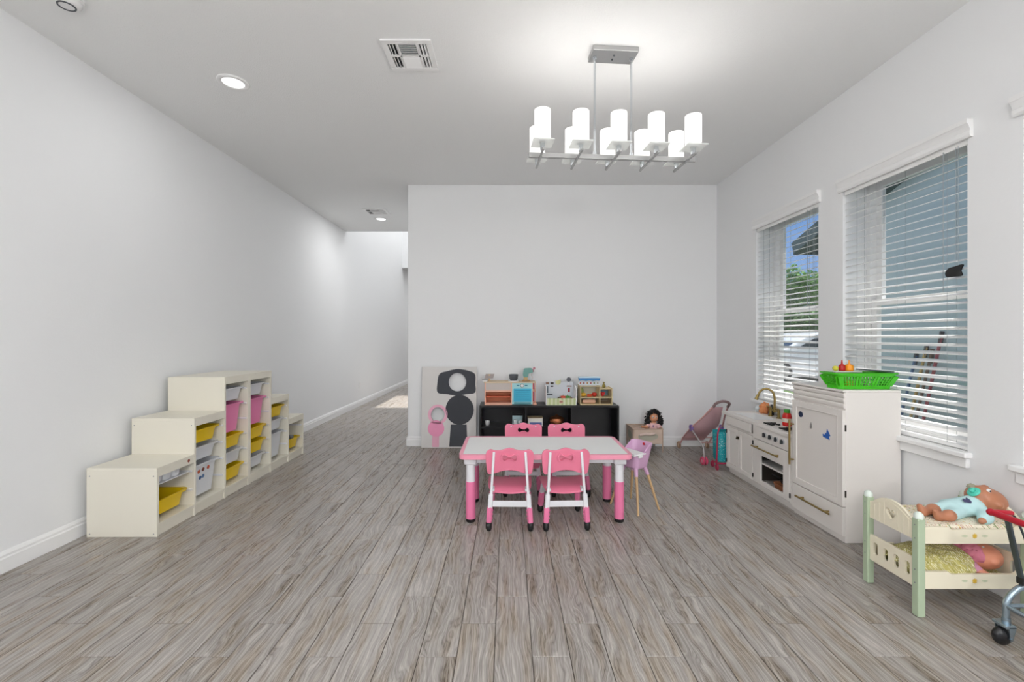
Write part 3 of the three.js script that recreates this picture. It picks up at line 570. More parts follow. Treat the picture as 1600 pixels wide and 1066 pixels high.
// ---------------------------------------------------------------- toys on the black shelf
{ // toy kitchenette: peach sink side, aqua oven, rose end shelf
  const y0 = SH, zf = -4.815, zb = -4.99;
  const o = wthing('toy_kitchenette', 'small wooden play kitchen with blue oven door on the black shelf', 'toy kitchen', [0.03, y0, -4.9]);
  const xa = -0.257, xm = 0.042, xo = 0.266, xe = 0.30, top = 0.748;
  part('cabinet', [box(xa, xa + 0.012, y0, top, zb, zf), box(xm - 0.012, xm, y0, top, zb, zf), box(xa + 0.012, xm - 0.012, y0, y0 + 0.022, zb, zf), box(xa + 0.012, xm - 0.012, 0.652, 0.668, zb, zf)], peach, o);
  part('back_panel', box(xa + 0.012, xm - 0.012, y0 + 0.022, top, zb, zb + 0.008), M(0xd98a63, 0.6), o);
  part('inner_shelf', box(xa + 0.012, xm - 0.012, 0.588, 0.6, zb + 0.008, zf - 0.03), coral, o);
  part('sink_front', box(xa + 0.012, xm - 0.012, 0.668, top, zf - 0.012, zf - 0.002), M(0xcfc4bd, 0.5), o);
  part('worktop', box(xa - 0.006, xe, top, top + 0.014, zb, zf + 0.008, 0.003), M(0xdcc7a8, 0.5), o);
  const ov = part('oven', box(xm, xo, y0 + 0.006, top, zb, zf, 0.002), paleAqua, o);
  part('oven_door', [box(xm + 0.018, xo - 0.014, 0.545, 0.688, zf, zf + 0.008, 0.006)], skyBlue, o);
  part('oven_handle', [tube([[xm + 0.03, 0.672, zf + 0.018], [xo - 0.026, 0.672, zf + 0.018]], 0.004, 8), cbox(0.006, 0.006, 0.014, xm + 0.035, 0.672, zf + 0.012), cbox(0.006, 0.006, 0.014, xo - 0.031, 0.672, zf + 0.012)], M(0x2f9fc4, 0.4), o);
  part('oven_louvre', [0.575, 0.6, 0.625, 0.65].map(y => box(xm + 0.04, xo - 0.036, y - 0.004, y + 0.004, zf + 0.008, zf + 0.011)), M(0x39aed2, 0.4), o);
  part('drawer', box(xm + 0.022, xo - 0.018, 0.522, 0.538, zf, zf + 0.006, 0.002), M(0x3d8796, 0.5), o);
  const d = part('dial', disc(0.02, 0.012, 0.152, 0.722, zf + 0.006, 'z', 24), darkGrey, o); part('dial_face', disc(0.016, 0.003, 0.152, 0.722, zf + 0.013, 'z', 24), white, d);
  for (const x of [0.108, 0.196]) part('knob', box(x - 0.014, x + 0.014, 0.718, 0.727, zf, zf + 0.006, 0.002), M(0x2a7d99, 0.4), o);
  part('end_shelf', [box(xo, xe, 0.655, 0.664, zb, zf), box(xo, xe + 0.012, y0 + 0.002, y0 + 0.016, zb, zf), box(xo, xo + 0.004, y0, top, zb, zf)], peach, o);
  part('end_back', box(xo + 0.004, xe - 0.004, y0 + 0.016, top, zb, zb + 0.01), rose, o); part('end_post', box(xe - 0.006, xe, y0 + 0.016, top, zf - 0.012, zf), peach, o);
  // hood-like grey panel on a wooden upright
  const s = wthing('tablet_stand', 'grey tilted panel on a wooden upright atop the play kitchen', 'toy', [-0.2, top + 0.014, -4.89]);
  part('upright', box(-0.217, -0.198, top + 0.0145, 0.836, -4.905, -4.885, 0.002), paleWood, s);
  part('panel', extr(poly([[-0.055, 0], [0.042, 0.006], [0.055, 0.052], [-0.04, 0.052]]), 0.006, 0.001).rotateX(-0.25).translate(-0.208, 0.79, -4.884), M(0xa79c98, 0.5), s);
  const sk = wthing('toy_sink', 'small white toy basin at the left of the play kitchen top', 'toy sink', [-0.262, top + 0.014, -4.87]);
  part('basin', loft([ring(0.05, 0.05, 0.01, 0), ring(0.07, 0.07, 0.014, 0.02), ring(0.062, 0.062, 0.012, 0.02), ring(0.044, 0.044, 0.008, 0.004)]).translate(-0.255, top + 0.0145, -4.86), white, sk); part('rim', box(-0.29, -0.22, top + 0.0345, top + 0.038, -4.895, -4.825, 0.001), grey, sk);
  const bw = wthing('toy_bowl', 'dark grey bowl on a white plate atop the play kitchen', 'bowl', [0.06, top + 0.014, -4.88]);
  part('plate', cyl(0.06, 0.008, 0.06, top + 0.0185, -4.88, 28), white, bw);
  part('bowl', lathe([[0, 0], [0.034, 0], [0.046, 0.02], [0.05, 0.05], [0.052, 0.068], [0.047, 0.068], [0.043, 0.022], [0.03, 0.006], [0, 0.005]], 28).translate(0.06, top + 0.0225, -4.88), M(0x55595f, 0.4), bw);
  const mx = wthing('toy_mixer', 'teal toy stand mixer on wooden base atop the play kitchen', 'toy mixer', [0.21, top + 0.014, -4.88]);
  part('base', box(0.155, 0.245, top + 0.0145, top + 0.026, -4.92, -4.84, 0.004), woodDark, mx);
  part('wooden_block', box(0.172, 0.215, top + 0.026, 0.822, -4.9, -4.86, 0.003), M(0xcaa873, 0.5), mx);
  part('body', extr(smooth([[0.172, 0.815], [0.17, 0.87], [0.18, 0.898], [0.21, 0.904], [0.262, 0.9], [0.266, 0.86], [0.236, 0.855], [0.22, 0.842], [0.215, 0.815]]), 0.04, 0.003).translate(0, 0, -4.9), M(0x74aaa2, 0.45), mx);
  part('head', [disc(0.018, 0.02, 0.274, 0.885, -4.88, 'x', 18), ball(0.014, 0.288, 0.905, -4.88)], M(0xc98f9c, 0.5), mx);
  part('cord', tube([[0.27, 0.86, -4.88], [0.256, 0.83, -4.878], [0.272, 0.805, -4.876], [0.262, 0.78, -4.875]], 0.0025, 6), M(0xd9c7c0, 0.6), mx);
}
{ // white market stall with green striped front
  const y0 = SH, zf = -4.8, zb = -4.98, xa = 0.41, xb = 0.745;
  const o = wthing('toy_stall', 'white toy stall with pale green striped front on the black shelf', 'toy stall', [0.577, y0, -4.89]);
  const side = () => extr(poly([[0, 0], [0.18, 0], [0.18, 0.2], [0.05, 0.215], [0, 0.16]]), 0.01).rotateY(PI / 2);
  for (const x of [xa, xb - 0.01]) part('side_panel', box(x, x + 0.01, y0, y0 + 0.205, zb, zf, 0.002), white, o);
  part('back_panel', box(xa + 0.01, xb - 0.01, y0, y0 + 0.235, zb, zb + 0.008), M(0xd9dee4, 0.55), o);
  part('floor_panel', box(xa + 0.01, xb - 0.01, y0, y0 + 0.01, zb + 0.008, zf - 0.01), white, o);
  for (let k = 0; k < 14; k++) part('front_slat', box(xa + 0.01 + k * 0.0225, xa + 0.0318 + k * 0.0225, y0, y0 + 0.074, zf - 0.01, zf - (k % 2 ? 0.001 : 0)), k % 2 ? M(0xc9d49a, 0.5) : M(0xe6ebc8, 0.5), o);
  part('badge', disc(0.022, 0.002, 0.577, y0 + 0.036, zf + 0.001, 'z', 20).scale(1, 1, 1), M(0xe7cdb0, 0.5), o);
  part('badge_print', box(0.56, 0.594, y0 + 0.031, y0 + 0.041, zf + 0.002, zf + 0.0026), M(0x9d4b3b, 0.5), o);
  const print = (x0, x1, ya, yb, c) => part('picture', box(x0, x1, y0 + ya, y0 + yb, zb + 0.008, zb + 0.009), M(c, 0.6), o);
  print(0.425, 0.462, 0.208, 0.232, 0x8c6a58); print(0.476, 0.512, 0.206, 0.232, 0x3d3128); print(0.478, 0.508, 0.178, 0.194, 0x2c2c2e); print(0.43, 0.452, 0.11, 0.19, 0x6d7680); print(0.672, 0.695, 0.12, 0.165, 0xa32c3a); print(0.66, 0.715, 0.18, 0.194, 0xa08a80); print(0.43, 0.5, 0.085, 0.098, 0x4c4f56);
  part('shade_sign', extr(poly([[0.53, 0.245], [0.59, 0.262], [0.59, 0.22], [0.56, 0.2], [0.535, 0.215]]), 0.006).translate(0, y0, zb + 0.01), M(0xdcdca0, 0.5), o);
  part('round_sign', [disc(0.026, 0.006, 0.682, y0 + 0.262, zb + 0.012, 'z', 24)], M(0x5d5f66, 0.5), o); part('sign_post', box(0.678, 0.686, y0 + 0.2, y0 + 0.24, zb + 0.008, zb + 0.014), white, o);
  const food = [['mushroom', 0.573, 0.03, 0x4a332c, 'brown'], ['apple', 0.61, 0.036, 0xd9543f, 'red'], ['lettuce', 0.655, 0.036, 0x4f8a3c, 'green'], ['onion', 0.69, 0.028, 0x8d4c3c, 'maroon'], ['turnip', 0.662, 0.022, 0xe9dfc9, 'cream']];
  food.forEach(([n, x, r, c, w], i) => { const h = y0 + 0.011;
    const t = wthing('toy_' + n, `${w} toy ${n} in the bin of the white stall`, 'toy food', [x, h, i === 4 ? -4.835 : -4.89]);
    part('fruit', lathe([[0, 0], [r * 0.7, 0.004], [r, r * 1.2], [r * 0.8, r * 2.1], [0.004, r * 2.2], [0, r * 2.2]], 16).translate(x, h, i === 4 ? -4.835 : -4.89), M(c, 0.5), t);
    part('stem', cyl(0.003, 0.014, x, h + r * 2.2 + 0.006, i === 4 ? -4.835 : -4.89, 8), M(0x5c7a3a, 0.6), t); });
}
{ // wooden market stand with blue awning
  const y0 = SH, zf = -4.805, zb = -4.985, xa = 0.785, xm = 1.0, xb = 1.135;
  const o = wthing('toy_market_stand', 'wooden toy market stand with blue awning on the black shelf', 'toy stand', [0.96, y0, -4.9]);
  const w = M(0xe3cfa2, 0.5);
  for (const [x, h] of [[xa, 0.21], [xm - 0.005, 0.21], [xb - 0.01, 0.185]]) part('side_panel', box(x, x + 0.01, y0, y0 + h, zb, zf, 0.002), w, o);
  part('base_panel', box(xa + 0.01, xb - 0.01, y0, y0 + 0.01, zb, zf - 0.001), w, o);
  part('shelf_panel', box(xa + 0.01, xm - 0.005, y0 + 0.076, y0 + 0.086, zb, zf - 0.001), w, o); part('shelf_panel', box(xm + 0.005, xb - 0.01, y0 + 0.076, y0 + 0.086, zb, zf - 0.001), w, o);
  part('back_panel', box(xa + 0.01, xb - 0.01, y0 + 0.01, y0 + 0.18, zb, zb + 0.006), M(0xcfcbb8, 0.6), o);
  part('blue_card', box(xm + 0.03, xb - 0.012, y0 + 0.09, y0 + 0.14, zb + 0.007, zb + 0.012), M(0x7f9eb0, 0.6), o);
  part('top_rail', [box(xa + 0.01, xm - 0.005, y0 + 0.2, y0 + 0.21, zf - 0.02, zf), box(xa + 0.01, xm - 0.005, y0 + 0.2, y0 + 0.21, zb, zb + 0.02)], w, o);
  part('corner_top', box(xm + 0.005, xb - 0.01, y0 + 0.168, y0 + 0.178, zb, zf - 0.03, 0.002), w, o);
  const s = poly([[0.775, 0.21], [1.005, 0.21], [1.005, 0.262], [0.775, 0.262]]);
  part('awning_back', extr(s, 0.006).translate(0, y0, zf - 0.06), M(0xe9f0f4, 0.5), o);
  const aw = poly([[0.772, 0.29], [1.008, 0.29], [1.0, 0.262], [0.97, 0.268], [0.93, 0.26], [0.89, 0.268], [0.85, 0.26], [0.81, 0.268], [0.78, 0.262]]);
  part('awning', extr(aw, 0.05).translate(0, y0, zf - 0.075), M(0x3d87c4, 0.45), o);
  part('awning_roof', box(0.776, 1.004, y0 + 0.29, y0 + 0.305, zf - 0.1, zf - 0.03, 0.004), M(0xd7ecf6, 0.45), o);
  for (let k = 0; k < 6; k++) part('fruit_picture', disc(0.009, 0.001, 0.795 + k * 0.038, y0 + 0.233, zf - 0.0535, 'z', 12), M([0xc45a4c, 0x9c3c34, 0xc88a3c, 0xb04048, 0x7d8a3c, 0xa89a86][k], 0.6), o);
  const at = (n, label, g, m) => single(n, g, m, label, 'toy food');
  at('toy_lemon', 'yellow toy lemon on the wooden market stand', ball(0.026, 0.828, y0 + 0.108, -4.86, 1.25, 0.85, 1), M(0xe8b93a, 0.5));
  at('toy_carton', 'small green toy drink carton on the wooden market stand', [box(0.803, 0.838, y0 + 0.087, y0 + 0.16, -4.945, -4.91, 0.003), extr(poly([[0, 0], [0.035, 0], [0.0175, 0.02]]), 0.035).translate(0.803, y0 + 0.16, -4.945)], M(0x97a85a, 0.5));
  at('toy_tomato', 'red toy tomato on the wooden market stand', lathe([[0, 0], [0.018, 0.002], [0.03, 0.022], [0.024, 0.04], [0.006, 0.044], [0, 0.04]], 18).translate(0.948, y0 + 0.087, -4.86), M(0xd0392a, 0.4));
  at('toy_sausage', 'long orange-red toy sausage on the wooden market stand', tube([[0.868, y0 + 0.102, -4.85], [0.89, y0 + 0.1, -4.845], [0.915, y0 + 0.102, -4.85]], 0.0145, 12), M(0xd8562c, 0.5));
  at('toy_strawberry', 'red toy strawberry on the right bay of the market stand', lathe([[0, 0], [0.012, 0.006], [0.026, 0.034], [0.022, 0.046], [0, 0.05]], 16).translate(1.04, y0 + 0.087, -4.86), M(0xcf2f35, 0.45));
  at('toy_pineapple', 'small green-gold toy pineapple on top of the market stand', lathe([[0, 0], [0.016, 0.002], [0.02, 0.02], [0.013, 0.036], [0.004, 0.04], [0.014, 0.058], [0.003, 0.056], [0, 0.068]], 14).translate(1.062, y0 + 0.179, -4.9), M(0x9a8a3e, 0.6));
  at('toy_bread', 'pale pink toy loaf in the lower bay of the market stand', box(0.815, 0.965, y0 + 0.0105, y0 + 0.055, -4.9, -4.84, 0.02), M(0xe7b79a, 0.6));
  at('toy_crate', 'dark slatted toy crate in the lower right bay of the market stand', [0, 1, 2].map(k => box(1.015, 1.118, y0 + 0.0105 + k * 0.018, y0 + 0.022 + k * 0.018, -4.86, -4.855)).concat([box(1.015, 1.02, y0 + 0.0105, y0 + 0.058, -4.9, -4.86), box(1.113, 1.118, y0 + 0.0105, y0 + 0.058, -4.9, -4.86)]), M(0x6d5a43, 0.7));
}

// ---------------------------------------------------------------- table and chairs
{
  const xc = 0.25, zc = -3.19, h = 0.472, W = 1.15, D = 0.55;
  const o = wthing('activity_table', 'low white play table with pink rim and pink legs', 'table', [xc, 0, zc]);
  part('tabletop', extr(rrect(-W / 2 + 0.022, W / 2 - 0.022, -D / 2 + 0.022, D / 2 - 0.022, 0.03), 0.018).rotateX(-PI / 2).translate(xc, h - 0.018, zc), tableWhite, o);
  { const s = rrect(-W / 2, W / 2, -D / 2, D / 2, 0.05); s.holes.push(hole(rrect(-W / 2 + 0.022, W / 2 - 0.022, -D / 2 + 0.022, D / 2 - 0.022, 0.03)));
    part('rim', extr(s, 0.026, 0.003).rotateX(-PI / 2).translate(xc, h - 0.0275, zc), pinkRim, o); }
  const ax = 0.505, az = 0.185;
  part('apron', [box(xc - ax, xc + ax, h - 0.075, h - 0.024, zc + az - 0.012, zc + az + 0.012, 0.004), box(xc - ax, xc + ax, h - 0.075, h - 0.024, zc - az - 0.012, zc - az + 0.012, 0.004), box(xc - ax - 0.012, xc - ax + 0.012, h - 0.075, h - 0.024, zc - az, zc + az, 0.004), box(xc + ax - 0.012, xc + ax + 0.012, h - 0.075, h - 0.024, zc - az, zc + az, 0.004)], whitePlastic, o);
  for (const sx of [-1, 1]) for (const sz of [-1, 1]) {
    const x = xc + sx * ax, z = zc + sz * az;
    const l = part('leg', [cyl(0.033, 0.25, x, 0.147, z, 28), cyl(0.034, 0.006, x, 0.27, z, 28)], pinkDeep, o);
    part('leg_sleeve', [cyl(0.0295, 0.13, x, 0.335, z, 26, 0.031), cbox(0.085, 0.055, 0.085, x, h - 0.052, z, 0.012)], whitePlastic, l);
    part('foot', cyl(0.03, 0.022, x, 0.0115, z, 26, 0.034), blackRubber, l);
  }
}
const bow = () => smooth([[-0.043, -0.016], [-0.05, 0], [-0.043, 0.018], [-0.028, 0.02], [-0.014, 0.01], [0.014, 0.01], [0.028, 0.02], [0.043, 0.018], [0.05, 0], [0.043, -0.016], [0.028, -0.018], [0.014, -0.009], [-0.014, -0.009], [-0.028, -0.018]], 4);
{
  const o = thing('kids_chair', 'pink', 'chair', [0, 0, 0], 0, 'small pink chairs round the play table');
  // backrest, rear of the chair towards +z
  const out = smooth([[-0.138, 0.0], [-0.15, 0.05], [-0.153, 0.1], [-0.15, 0.142], [-0.128, 0.158], [-0.098, 0.152], [-0.05, 0.155], [0, 0.168], [0.05, 0.155], [0.098, 0.152], [0.128, 0.158], [0.15, 0.142], [0.153, 0.1], [0.15, 0.05], [0.138, 0.0], [0.1, 0.004], [0.05, 0.02], [0, 0.026], [-0.05, 0.02], [-0.1, 0.004]], 5);
  const b2 = bow(); const bp = hole(b2); bp.getPoints = () => b2.getPoints(8).map(p => new THREE.Vector2(p.x, p.y + 0.108));
  out.holes.push(new THREE.Path(b2.getPoints(8).map(p => new THREE.Vector2(p.x, p.y + 0.108))));
  const bk = part('backrest', extr(out, 0.012, 0.003).rotateX(0.1).translate(0, 0.358, 0.1), pink, o);
  { const big = bow().getPoints(8).map(p => new THREE.Vector2(p.x * 1.14, p.y * 1.28 + 0.108)); const s = new THREE.Shape(big); s.holes.push(new THREE.Path(bow().getPoints(8).map(p => new THREE.Vector2(p.x * 0.96, p.y * 0.94 + 0.108))));
    part('bow_rim', extr(s, 0.03, 0.002).translate(0, 0, -0.008).rotateX(0.1).translate(0, 0.358, 0.1), pink, bk); }
  // seat: curved shell, curling down at the rear
  { const rows = 14, cols = 16, top = [], g = []; const P = (u, v, k) => { const w = 0.148 - 0.02 * Math.pow(Math.abs(v * 2 - 1), 6) - 0.012 * (v < 0.5 ? (0.5 - v) : 0); const x = (u * 2 - 1) * w, z = 0.118 - v * 0.285; const y = 0.272 - 0.012 * Math.cos((u * 2 - 1) * PI / 2) - 0.022 * Math.pow(Math.max(0, 0.22 - v) / 0.22, 2) - 0.028 * Math.pow(Math.max(0, v - 0.82) / 0.18, 2); return [x, y - k * 0.012, z]; };
    const pos = []; const quad = (a, b, c, d) => pos.push(...a, ...b, ...c, ...a, ...c, ...d);
    for (let i = 0; i < cols; i++) for (let j = 0; j < rows; j++) { const u0 = i / cols, u1 = (i + 1) / cols, v0 = j / rows, v1 = (j + 1) / rows; quad(P(u0, v0, 0), P(u1, v0, 0), P(u1, v1, 0), P(u0, v1, 0)); quad(P(u0, v0, 1), P(u0, v1, 1), P(u1, v1, 1), P(u1, v0, 1)); }
    for (let i = 0; i < cols; i++) { const a = i / cols, b = (i + 1) / cols; quad(P(a, 0, 0), P(a, 0, 1), P(b, 0, 1), P(b, 0, 0)); quad(P(b, 1, 0), P(b, 1, 1), P(a, 1, 1), P(a, 1, 0)); }
    for (let j = 0; j < rows; j++) { const a = j / rows, b = (j + 1) / rows; quad(P(0, b, 0), P(0, b, 1), P(0, a, 1), P(0, a, 0)); quad(P(1, a, 0), P(1, a, 1), P(1, b, 1), P(1, b, 0)); }
    const q = new THREE.BufferGeometry(); q.setAttribute('position', new THREE.Float32BufferAttribute(pos, 3)); q.computeVertexNormals();
    part('seat', toCreasedNormals(q, 0.6), pink, o); }
  for (const s of [-1, 1]) {
    const A = [s * 0.103, 0.502, 0.122], K = [s * 0.122, 0.2, 0.142], F = [s * 0.135, 0.0, 0.152];
    const p = part('back_post', [bar(A, K, 0.024, 0.016), bar([s * 0.1215, 0.235, 0.141], [s * 0.1275, 0.135, 0.147], 0.032, 0.03), bar([s * 0.112, 0.255, 0.135], [s * 0.118, 0.255, -0.09], 0.026, 0.02)], whitePlastic, o);
    for (const t of [0.06, 0.3]) part('bolt', disc(0.0045, 0.004, A[0] + (K[0] - A[0]) * t, A[1] + (K[1] - A[1]) * t, A[2] + (K[2] - A[2]) * t + 0.009, 'z', 10), grey, p);
    for (const [q, dz] of [[1, 0], [-1, 0]]) {
      const z1 = q > 0 ? 0.147 : -0.145, zt = q > 0 ? 0.147 : -0.118, z2 = q > 0 ? 0.152 : -0.158;
      const l = part('leg', [bar([s * 0.1275, 0.155, q > 0 ? 0.1465 : -0.128], [s * 0.1335, 0.05, q > 0 ? 0.151 : -0.152], 0.034, 0.034)].concat([0.13, 0.105, 0.08].map(y => ball(0.007, s * (0.1285 + (0.14 - y) * 0.06) - s * 0.017, y, q > 0 ? 0.148 : -0.138, 0.8, 1.2, 1))), pinkDeep, o);
      part('foot', lathe([[0, 0], [0.013, 0.001], [0.019, 0.014], [0.0205, 0.052], [0.0, 0.053]], 20).translate(s * 0.135, 0.0008, z2), blackRubber, l);
      if (q < 0) part('front_post', [bar([s * 0.117, 0.258, -0.085], [s * 0.1275, 0.148, -0.13], 0.03, 0.024)], whitePlastic, o);
    }
  }
  part('crossbar', [box(-0.118, 0.118, 0.152, 0.19, 0.138, 0.15, 0.003)].concat([-0.02, 0.03].map(x => box(x - 0.001, x + 0.001, 0.158, 0.188, 0.15, 0.151))), whitePlastic, o);
  part('crossbar', box(-0.118, 0.118, 0.16, 0.192, -0.132, -0.12, 0.003), whitePlastic, o);
  o.position.set(0.012, 0, -3.008); o.rotation.y = -0.015; o.userData.label = 'pink chair at the near left of the play table, back to camera';
  copy(o, [0.372, 0, -3.012], 0.045, 'pink chair at the near right of the play table, back to camera');
  copy(o, [0.122, 0, -3.615], PI - 0.06, 'pink chair at the far left side of the play table, facing camera');
  const d = copy(o, [0.492, 0, -3.615], PI + 0.0, 'pink chair at the far right side of the table, two marks on back');
}

// ---------------------------------------------------------------- doll high chair
{
  const o = thing('doll_high_chair', 'lilac doll high chair with white tray and wooden legs beside table', 'high chair', [0.93, 0, -3.255], 0.55);
  // bucket open at the top, back at +x higher
  const yt = k => (x, z) => 0.40 + k + 0.072 * (q => q * q * (3 - 2 * q))(Math.min(1, Math.max(0, (x + 0.045) / 0.06)));
  const R = [ring(0.10, 0.12, 0.03, 0.295), ring(0.135, 0.155, 0.035, 0.31), ring(0.15, 0.175, 0.04, 0.36), ring(0.17, 0.19, 0.045, yt(0), 6), ring(0.156, 0.176, 0.04, yt(0.003), 6), ring(0.136, 0.161, 0.036, 0.36), ring(0.12, 0.14, 0.03, 0.325)];
  const rr = [R[0], R[1], R[2]].map((r, i) => i); // same point count on all rings
  const n = 6; const rings = [ring(0.10, 0.12, 0.03, 0.295, n), ring(0.135, 0.155, 0.035, 0.31, n), ring(0.15, 0.175, 0.04, 0.36, n), ring(0.17, 0.19, 0.045, yt(0), n), ring(0.156, 0.176, 0.04, yt(0.003), n), ring(0.136, 0.161, 0.036, 0.36, n), ring(0.12, 0.14, 0.03, 0.325, n)];
  rings.forEach((r, k) => { const sh = [0, 0, 0.008, 0.03, 0.03, 0.008, 0][k]; r.forEach(p => { p[0] += sh * Math.max(0, (p[1] - 0.3) / 0.19); }); });
  part('seat_shell', loft(rings), lilac, o);
  part('tray', [box(-0.112, 0.015, 0.405, 0.417, -0.1, 0.1, 0.006), box(-0.112, -0.103, 0.417, 0.424, -0.1, 0.1, 0.003), box(-0.06, -0.02, 0.388, 0.405, 0.085, 0.1, 0.004)], white, o);
  part('logo_patch', box(0.0765, 0.079, 0.45, 0.468, 0.01, 0.03, 0.0006), red, o, 'small red logo patch');
  for (const [sx, sz] of [[-1, 1], [1, 1], [-1, -1], [1, -1]]) {
    const T = [sx * 0.045, 0.305, sz * 0.055], K = [sx * 0.056, 0.265, sz * 0.07], F = [sx * 0.108, 0.0005, sz * 0.135];
    const l = part('leg', taper(F, K, 0.0075, 0.011), M(0xc8a77c, 0.5), o);
    part('leg_socket', taper(K.map((v, i) => v + (F[i] - K[i]) * 0.06), T, 0.0125, 0.017), lilac, l);
  }
}

// ---------------------------------------------------------------- doll crib with doll
{
  const o = wthing('doll_crib', 'taupe fabric doll crib with oval mesh window by the end wall', 'doll crib', [1.51, 0, -4.905]);
  const xa = 1.352, xb = 1.672, za = -5.04, zb = -4.772, y0 = 0.095, y1 = 0.254;
  const taupe = M(0xc3aa97, 0.75), quilt = M(0xd6c0b0, 0.9), mesh = M(0xb9b4a4, 0.9);
  for (const [x, z] of [[xa, za], [xb, za], [xa, zb], [xb, zb]]) part('leg', [taper([x + (x < 1.5 ? 0.006 : -0.006) + (x < 1.5 ? -0.004 : 0.004), 0.001, z], [x + (x < 1.5 ? 0.006 : -0.006), y1, z], 0.006, 0.009)], taupe, o);
  part('top_rail', [tube([[xa, y1, za], [xb, y1, za]], 0.008, 8), tube([[xa, y1, zb], [xb, y1, zb]], 0.008, 8), tube([[xa, y1, za], [xa, y1, zb]], 0.008, 8), tube([[xb, y1, za], [xb, y1, zb]], 0.008, 8)], taupe, o);
  const panel = (L, mm) => { const s = rrect(0, L, y0, y1, 0.006); s.holes.push(hole(ellipse(L / 2, (y0 + y1) / 2, L * 0.34, 0.045))); return s; };
  for (const z of [za, zb]) { const p = part('side_panel', extr(panel(xb - xa), 0.006).translate(xa, 0, z - 0.003), quilt, o); part('mesh_window', extr(ellipse((xa + xb) / 2, (y0 + y1) / 2, 0.112, 0.047), 0.002).translate(0, 0, z - 0.001), mesh, p);
    part('quilted_roll', tube([[1.42, 0.192, z + (z === zb ? 0.004 : 0)], [1.47, 0.202, z + (z === zb ? 0.005 : 0)], [1.53, 0.2, z + (z === zb ? 0.005 : 0)], [1.58, 0.208, z + (z === zb ? 0.004 : 0)]], 0.016, 10), M(0xdcc6bc, 0.9), p); }
  for (const x of [xa, xb]) { const p = part('side_panel', extr(panel(zb - za), 0.006).rotateY(-PI / 2).translate(x + 0.003, 0, za), quilt, o); part('mesh_window', extr(ellipse((zb - za) / 2, (y0 + y1) / 2, 0.095, 0.047), 0.002).rotateY(-PI / 2).translate(x + 0.001, 0, za), mesh, p); }
  part('floor_pad', box(xa + 0.006, xb - 0.006, y0, y0 + 0.014, za + 0.006, zb - 0.006, 0.004), M(0xcdb9ab, 0.9), o);
}
const skinA = M(0xdc9c78, 0.45), skinB = M(0xb97b5c, 0.42), skinC = M(0xe89a7c, 0.42);
function eyes(parent, list, iris) { for (const [x, y, z, r] of list) { const e = part('eye', ball(r, x, y, z), white, parent); part('iris', ball(r * 0.62, x, y, z + r * 0.5), iris, e); } }
{
  const X = 1.61, Y = 0.11, Z = -4.9;
  const o = wthing('doll', 'doll with big black curly hair and pink top sitting in crib', 'doll', [X, Y, Z]);
  const bodyB = [[[X, 0.15, Z], [X, 0.28, Z - 0.005], 0.045, 0.04], [[X, 0.28, Z], [X, 0.325, Z], 0.022, 0.02], [[X - 0.05, 0.283, Z], [X - 0.088, 0.258, Z + 0.03], 0.018, 0.016], [[X - 0.088, 0.258, Z + 0.03], [X - 0.14, 0.268, Z + 0.06], 0.016, 0.014], [[X + 0.05, 0.283, Z], [X + 0.075, 0.235, Z + 0.035], 0.018, 0.016], [[X + 0.075, 0.235, Z + 0.035], [X + 0.06, 0.21, Z + 0.06], 0.016, 0.014], [[X - 0.03, 0.14, Z], [X - 0.045, 0.135, Z + 0.085], 0.028, 0.02], [[X + 0.03, 0.14, Z], [X + 0.045, 0.135, Z + 0.085], 0.028, 0.02]];
  const face = p => { let d = ell(p, [X, 0.365, Z + 0.005], [0.047, 0.053, 0.048]); d = smin(d, ell(p, [X, 0.343, Z + 0.022], [0.034, 0.028, 0.03]), 0.02); d = smin(d, ell(p, [X - 0.002, 0.356, Z + 0.054], [0.006, 0.007, 0.007]), 0.008); return d; };
  const fullB = p => smin(bones(p, bodyB, 0.02), face(p), 0.015);
  part('body', nets((x, y, z) => fullB([x, y, z]), [X - 0.17, 0.105, Z - 0.07], [X + 0.11, 0.43, Z + 0.12], 0.0055), skinA, o);
  part('shirt', nets((x, y, z) => { const p = [x, y, z]; return Math.max(Math.min(bones(p, bodyB.slice(0, 1), 0.02), cap(p, [X - 0.045, 0.283, Z], [X - 0.072, 0.268, Z + 0.018], 0.018, 0.018), cap(p, [X + 0.045, 0.283, Z], [X + 0.066, 0.255, Z + 0.02], 0.018, 0.018)) - 0.004, y - 0.3); }, [X - 0.11, 0.1, Z - 0.07], [X + 0.11, 0.32, Z + 0.07], 0.0055), M(0xf0c3c4, 0.8), o);
  part('shirt_print', disc(0.009, 0.002, X - 0.014, 0.272, Z + 0.0435, 'z', 14), M(0x8b6aa0, 0.6), o);
  part('hair', nets((x, y, z) => { const p = [x, y, z]; let d = ell(p, [X - 0.005, 0.385, Z - 0.022], [0.1, 0.088, 0.058]); d = smin(d, ell(p, [X - 0.07, 0.315, Z - 0.018], [0.052, 0.078, 0.046]), 0.03); d = smin(d, ell(p, [X + 0.074, 0.318, Z - 0.016], [0.046, 0.076, 0.046]), 0.03); d = smin(d, ell(p, [X, 0.418, Z + 0.012], [0.052, 0.026, 0.038]), 0.02); d += 0.009 * noise3(x * 55, y * 55, z * 55) + 0.004 * noise3(x * 110, y * 110, z * 110); return Math.max(d, -(face([x, y - 0.004, z - 0.004]) - 0.003) * (z > Z + 0.012 ? 1 : -9)); }, [X - 0.15, 0.22, Z - 0.11], [X + 0.15, 0.5, Z + 0.08], 0.0055), M(0x0d0c0d, 0.7), o);
  eyes(o, [[X - 0.018, 0.37, Z + 0.047, 0.009], [X + 0.017, 0.37, Z + 0.047, 0.009]], M(0x3a2a20, 0.3));
  part('mouth', ball(0.008, X - 0.001, 0.338, Z + 0.05, 1.2, 0.45, 0.5), M(0xb85a58, 0.4), o);
}

